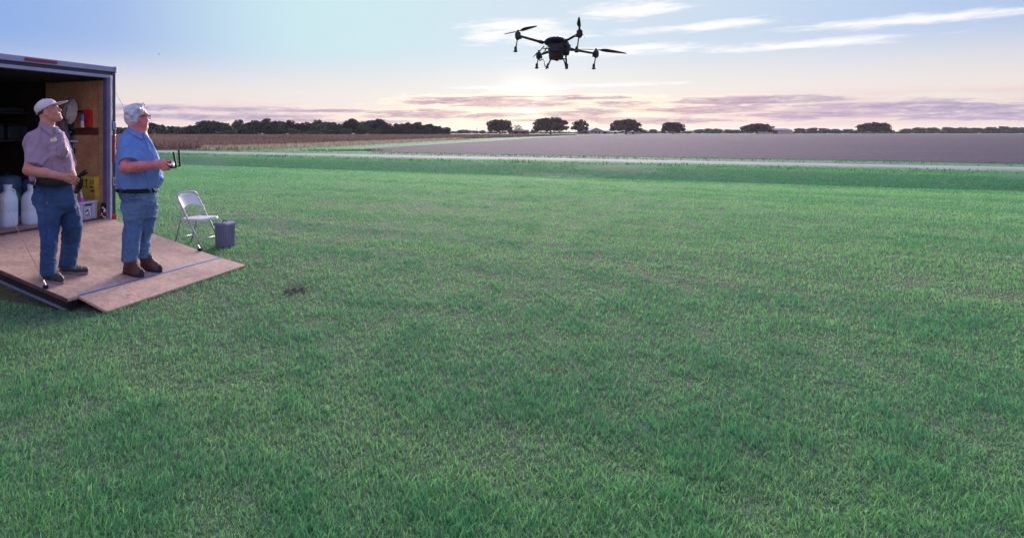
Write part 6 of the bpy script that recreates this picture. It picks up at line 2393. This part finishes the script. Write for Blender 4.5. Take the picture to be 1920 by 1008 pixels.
# arms with motor pod, propeller and spray rod
ARM = [((1018, 80), (971, 67), -.36, 1.0), ((1058, 78), (1086.5, 63), -.70, 1.15), ((1066, 92), (1117.5, 101), .36, 1.0), ((1034, 95.5), (1010, 104), .70, .85)]
PROP = [[((945, 64.6), .0), ((1007, 49.4), .0)], [((1086.2, 32.5), -.25), ((1096.2, 71), -.1)], [((1175, 100.6), .1), ((1079, 92.5), .1)], [((999.5, 107.5), .3), ((1019.5, 87), .3)]]
for i, ((hx, hy), (mx, my), dep, sc_) in enumerate(ARM):
    h0, m0 = DP(hx, hy, dep * .35), DP(mx, my, dep)
    arm = MB().tube([h0, h0 * .5 + m0 * .5, m0], [.026, .022, .020], 10).build('arm', M_drone, drone, True)
    MB().tube([h0, h0 * .86 + m0 * .14], .032, 10).build('arm_joint', M_drone, arm, True)
    ax = up_d
    lean = Vector((-.15, 0, -.985)).normalized()
    MB().lathe([(.030, -.075), (.045, -.05), (.050, .0), (.050, .04), (.042, .055), (.018, .075)], m0, 14, MD).build('motor', M_drone, arm, angle=40)
    MB().box(m0 + Vector((0.03 if i in (0, 3) else -.03, 0, -.035)), (.075, .06, .045), MD, .012).build('motor_mount', M_drone, arm)
    if i == 3:
        MB().box(m0 + Vector((.035, -.05, .02)), (.03, .02, .03), MD, .006).build('arm_lamp', M_dled, arm)
    rl = .23 * sc_
    rod0, rod1 = m0 + lean * .05, m0 + lean * rl
    MB().tube([rod0, rod1], .011, 8).build('spray_rod', M_drone, arm)
    nz = MB().lathe([(.014, .0), (.022, .02), (.026, .06), (.020, .075), (.016, .09)], rod1 + lean * .045, 12, MD).build('nozzle', M_drone, arm, angle=40)
    MB().lathe([(.034, -.004), (.036, .006), (.024, .016)], rod1 + lean * .05, 12, MD).build('nozzle_disc', M_drone, arm)
    hubp = m0 + up_d * .085
    MB().lathe([(.020, -.012), (.022, .0), (.016, .02)], hubp, 10, MD).build('prop_hub', M_drone, arm)
    for (tp_, td) in PROP[i]:
        tip = DP(tp_[0], tp_[1], dep + td - (0 if i != 1 else .0))
        v_ = tip - hubp
        sd_ = v_.cross(up_d).normalized()
        tw = (sd_ * .8 + up_d * .6).normalized()
        tk_ = v_.cross(tw).normalized() * .003
        outl = []
        prof = [(0.04, .006), (.12, .012), (.22, .030), (.34, .036), (.55, .030), (.8, .020), (.96, .011), (1.0, .004)]
        bl_ = MB()
        ringv = []
        for (t_, w_) in prof:
            c_ = hubp + v_ * t_
            ww = w_ * (1.15 if i != 1 else 1.3)
            ringv.append([bl_.bm.verts.new(c_ + tw * ww - tk_), bl_.bm.verts.new(c_ - tw * ww * .6 - tk_), bl_.bm.verts.new(c_ - tw * ww * .6 + tk_), bl_.bm.verts.new(c_ + tw * ww + tk_)])
        for a, b in zip(ringv[:-1], ringv[1:]):
            for k in range(4):
                bl_.bm.faces.new((a[k], a[(k + 1) % 4], b[(k + 1) % 4], b[k]))
        bl_.bm.faces.new(ringv[0][::-1])
        bl_.bm.faces.new(ringv[-1])
        bl_.build('propeller_blade', M_drone, arm)
# landing skids, frame struts and hose
for (pts, r_) in (([(1035, 107, -.05), (1030, 117, -.1), (1026, 127.5, -.12)], .013), ([(1060.5, 97, .1), (1061.5, 112, .08), (1062.5, 128, .05)], .017), ([(1056, 110, -.1), (1059, 118, -.1), (1061.5, 129, -.1)], .012)):
    lg = MB().tube([DP(*p_) for p_ in pts], r_, 8).build('skid_leg', M_drone, drone, True)
    MB().tube([DP(pts[-1][0] + 1.2, pts[-1][1] - 8, pts[-1][2]), DP(pts[-1][0] + .3, pts[-1][1] + .8, pts[-1][2])], [.017, .024], 8).build('skid_foot', M_drone, lg)
MB().tube([DP(1055, 110.5, -.1), DP(1062, 110.3, .06)], .012, 8).build('skid_brace', M_drone, drone)
MB().tube([DP(1024, 129, -.12), DP(1026, 126.5, .4)], .014, 8).build('skid_runner', M_drone, drone)
for (a_, b_) in (((1028, 86, .1), (1016, 103, .55)), ((1020, 87, .3), (1009, 99, .6)), ((1019, 91, .35), (1031, 91.5, .1)), ((1021, 96, .4), (1029, 96.5, .1))):
    MB().tube([DP(*a_), DP(*b_)], .011, 8).build('strut', M_drone, drone)
hp = [(1009, 110, .66), (1012.5, 114, .6), (1016, 111.5, .5), (1020, 112.5, .4), (1021.5, 117, .2), (1021, 122, .0), (1024, 126, -.1)]
MB().tube([DP(*p_) for p_ in hp], .010, 8).build('spray_hose', M_drone, drone, True)

# ================================================================== evening haze
hz = MB().box((0, 0, 6.0), (4600, 4600, 15.4)).build('haze', None)
hm = bpy.data.materials.new('evening_haze')
hm.use_nodes = True
ht_ = NT(hm.node_tree)
ht_.n.clear()
ho = ht_.node('ShaderNodeOutputMaterial')
hv_ = ht_.node('ShaderNodeVolumePrincipled')
hv_.inputs['Color'].default_value = (0.86, 0.84, 0.95, 1)
hv_.inputs['Density'].default_value = 0.00007
hv_.inputs['Anisotropy'].default_value = 0.3
ht_.l.new(hv_.outputs[0], ho.inputs['Volume'])
hz.data.materials.append(hm)
tag(hz, 'thin evening haze over the fields', None, None, 'stuff')
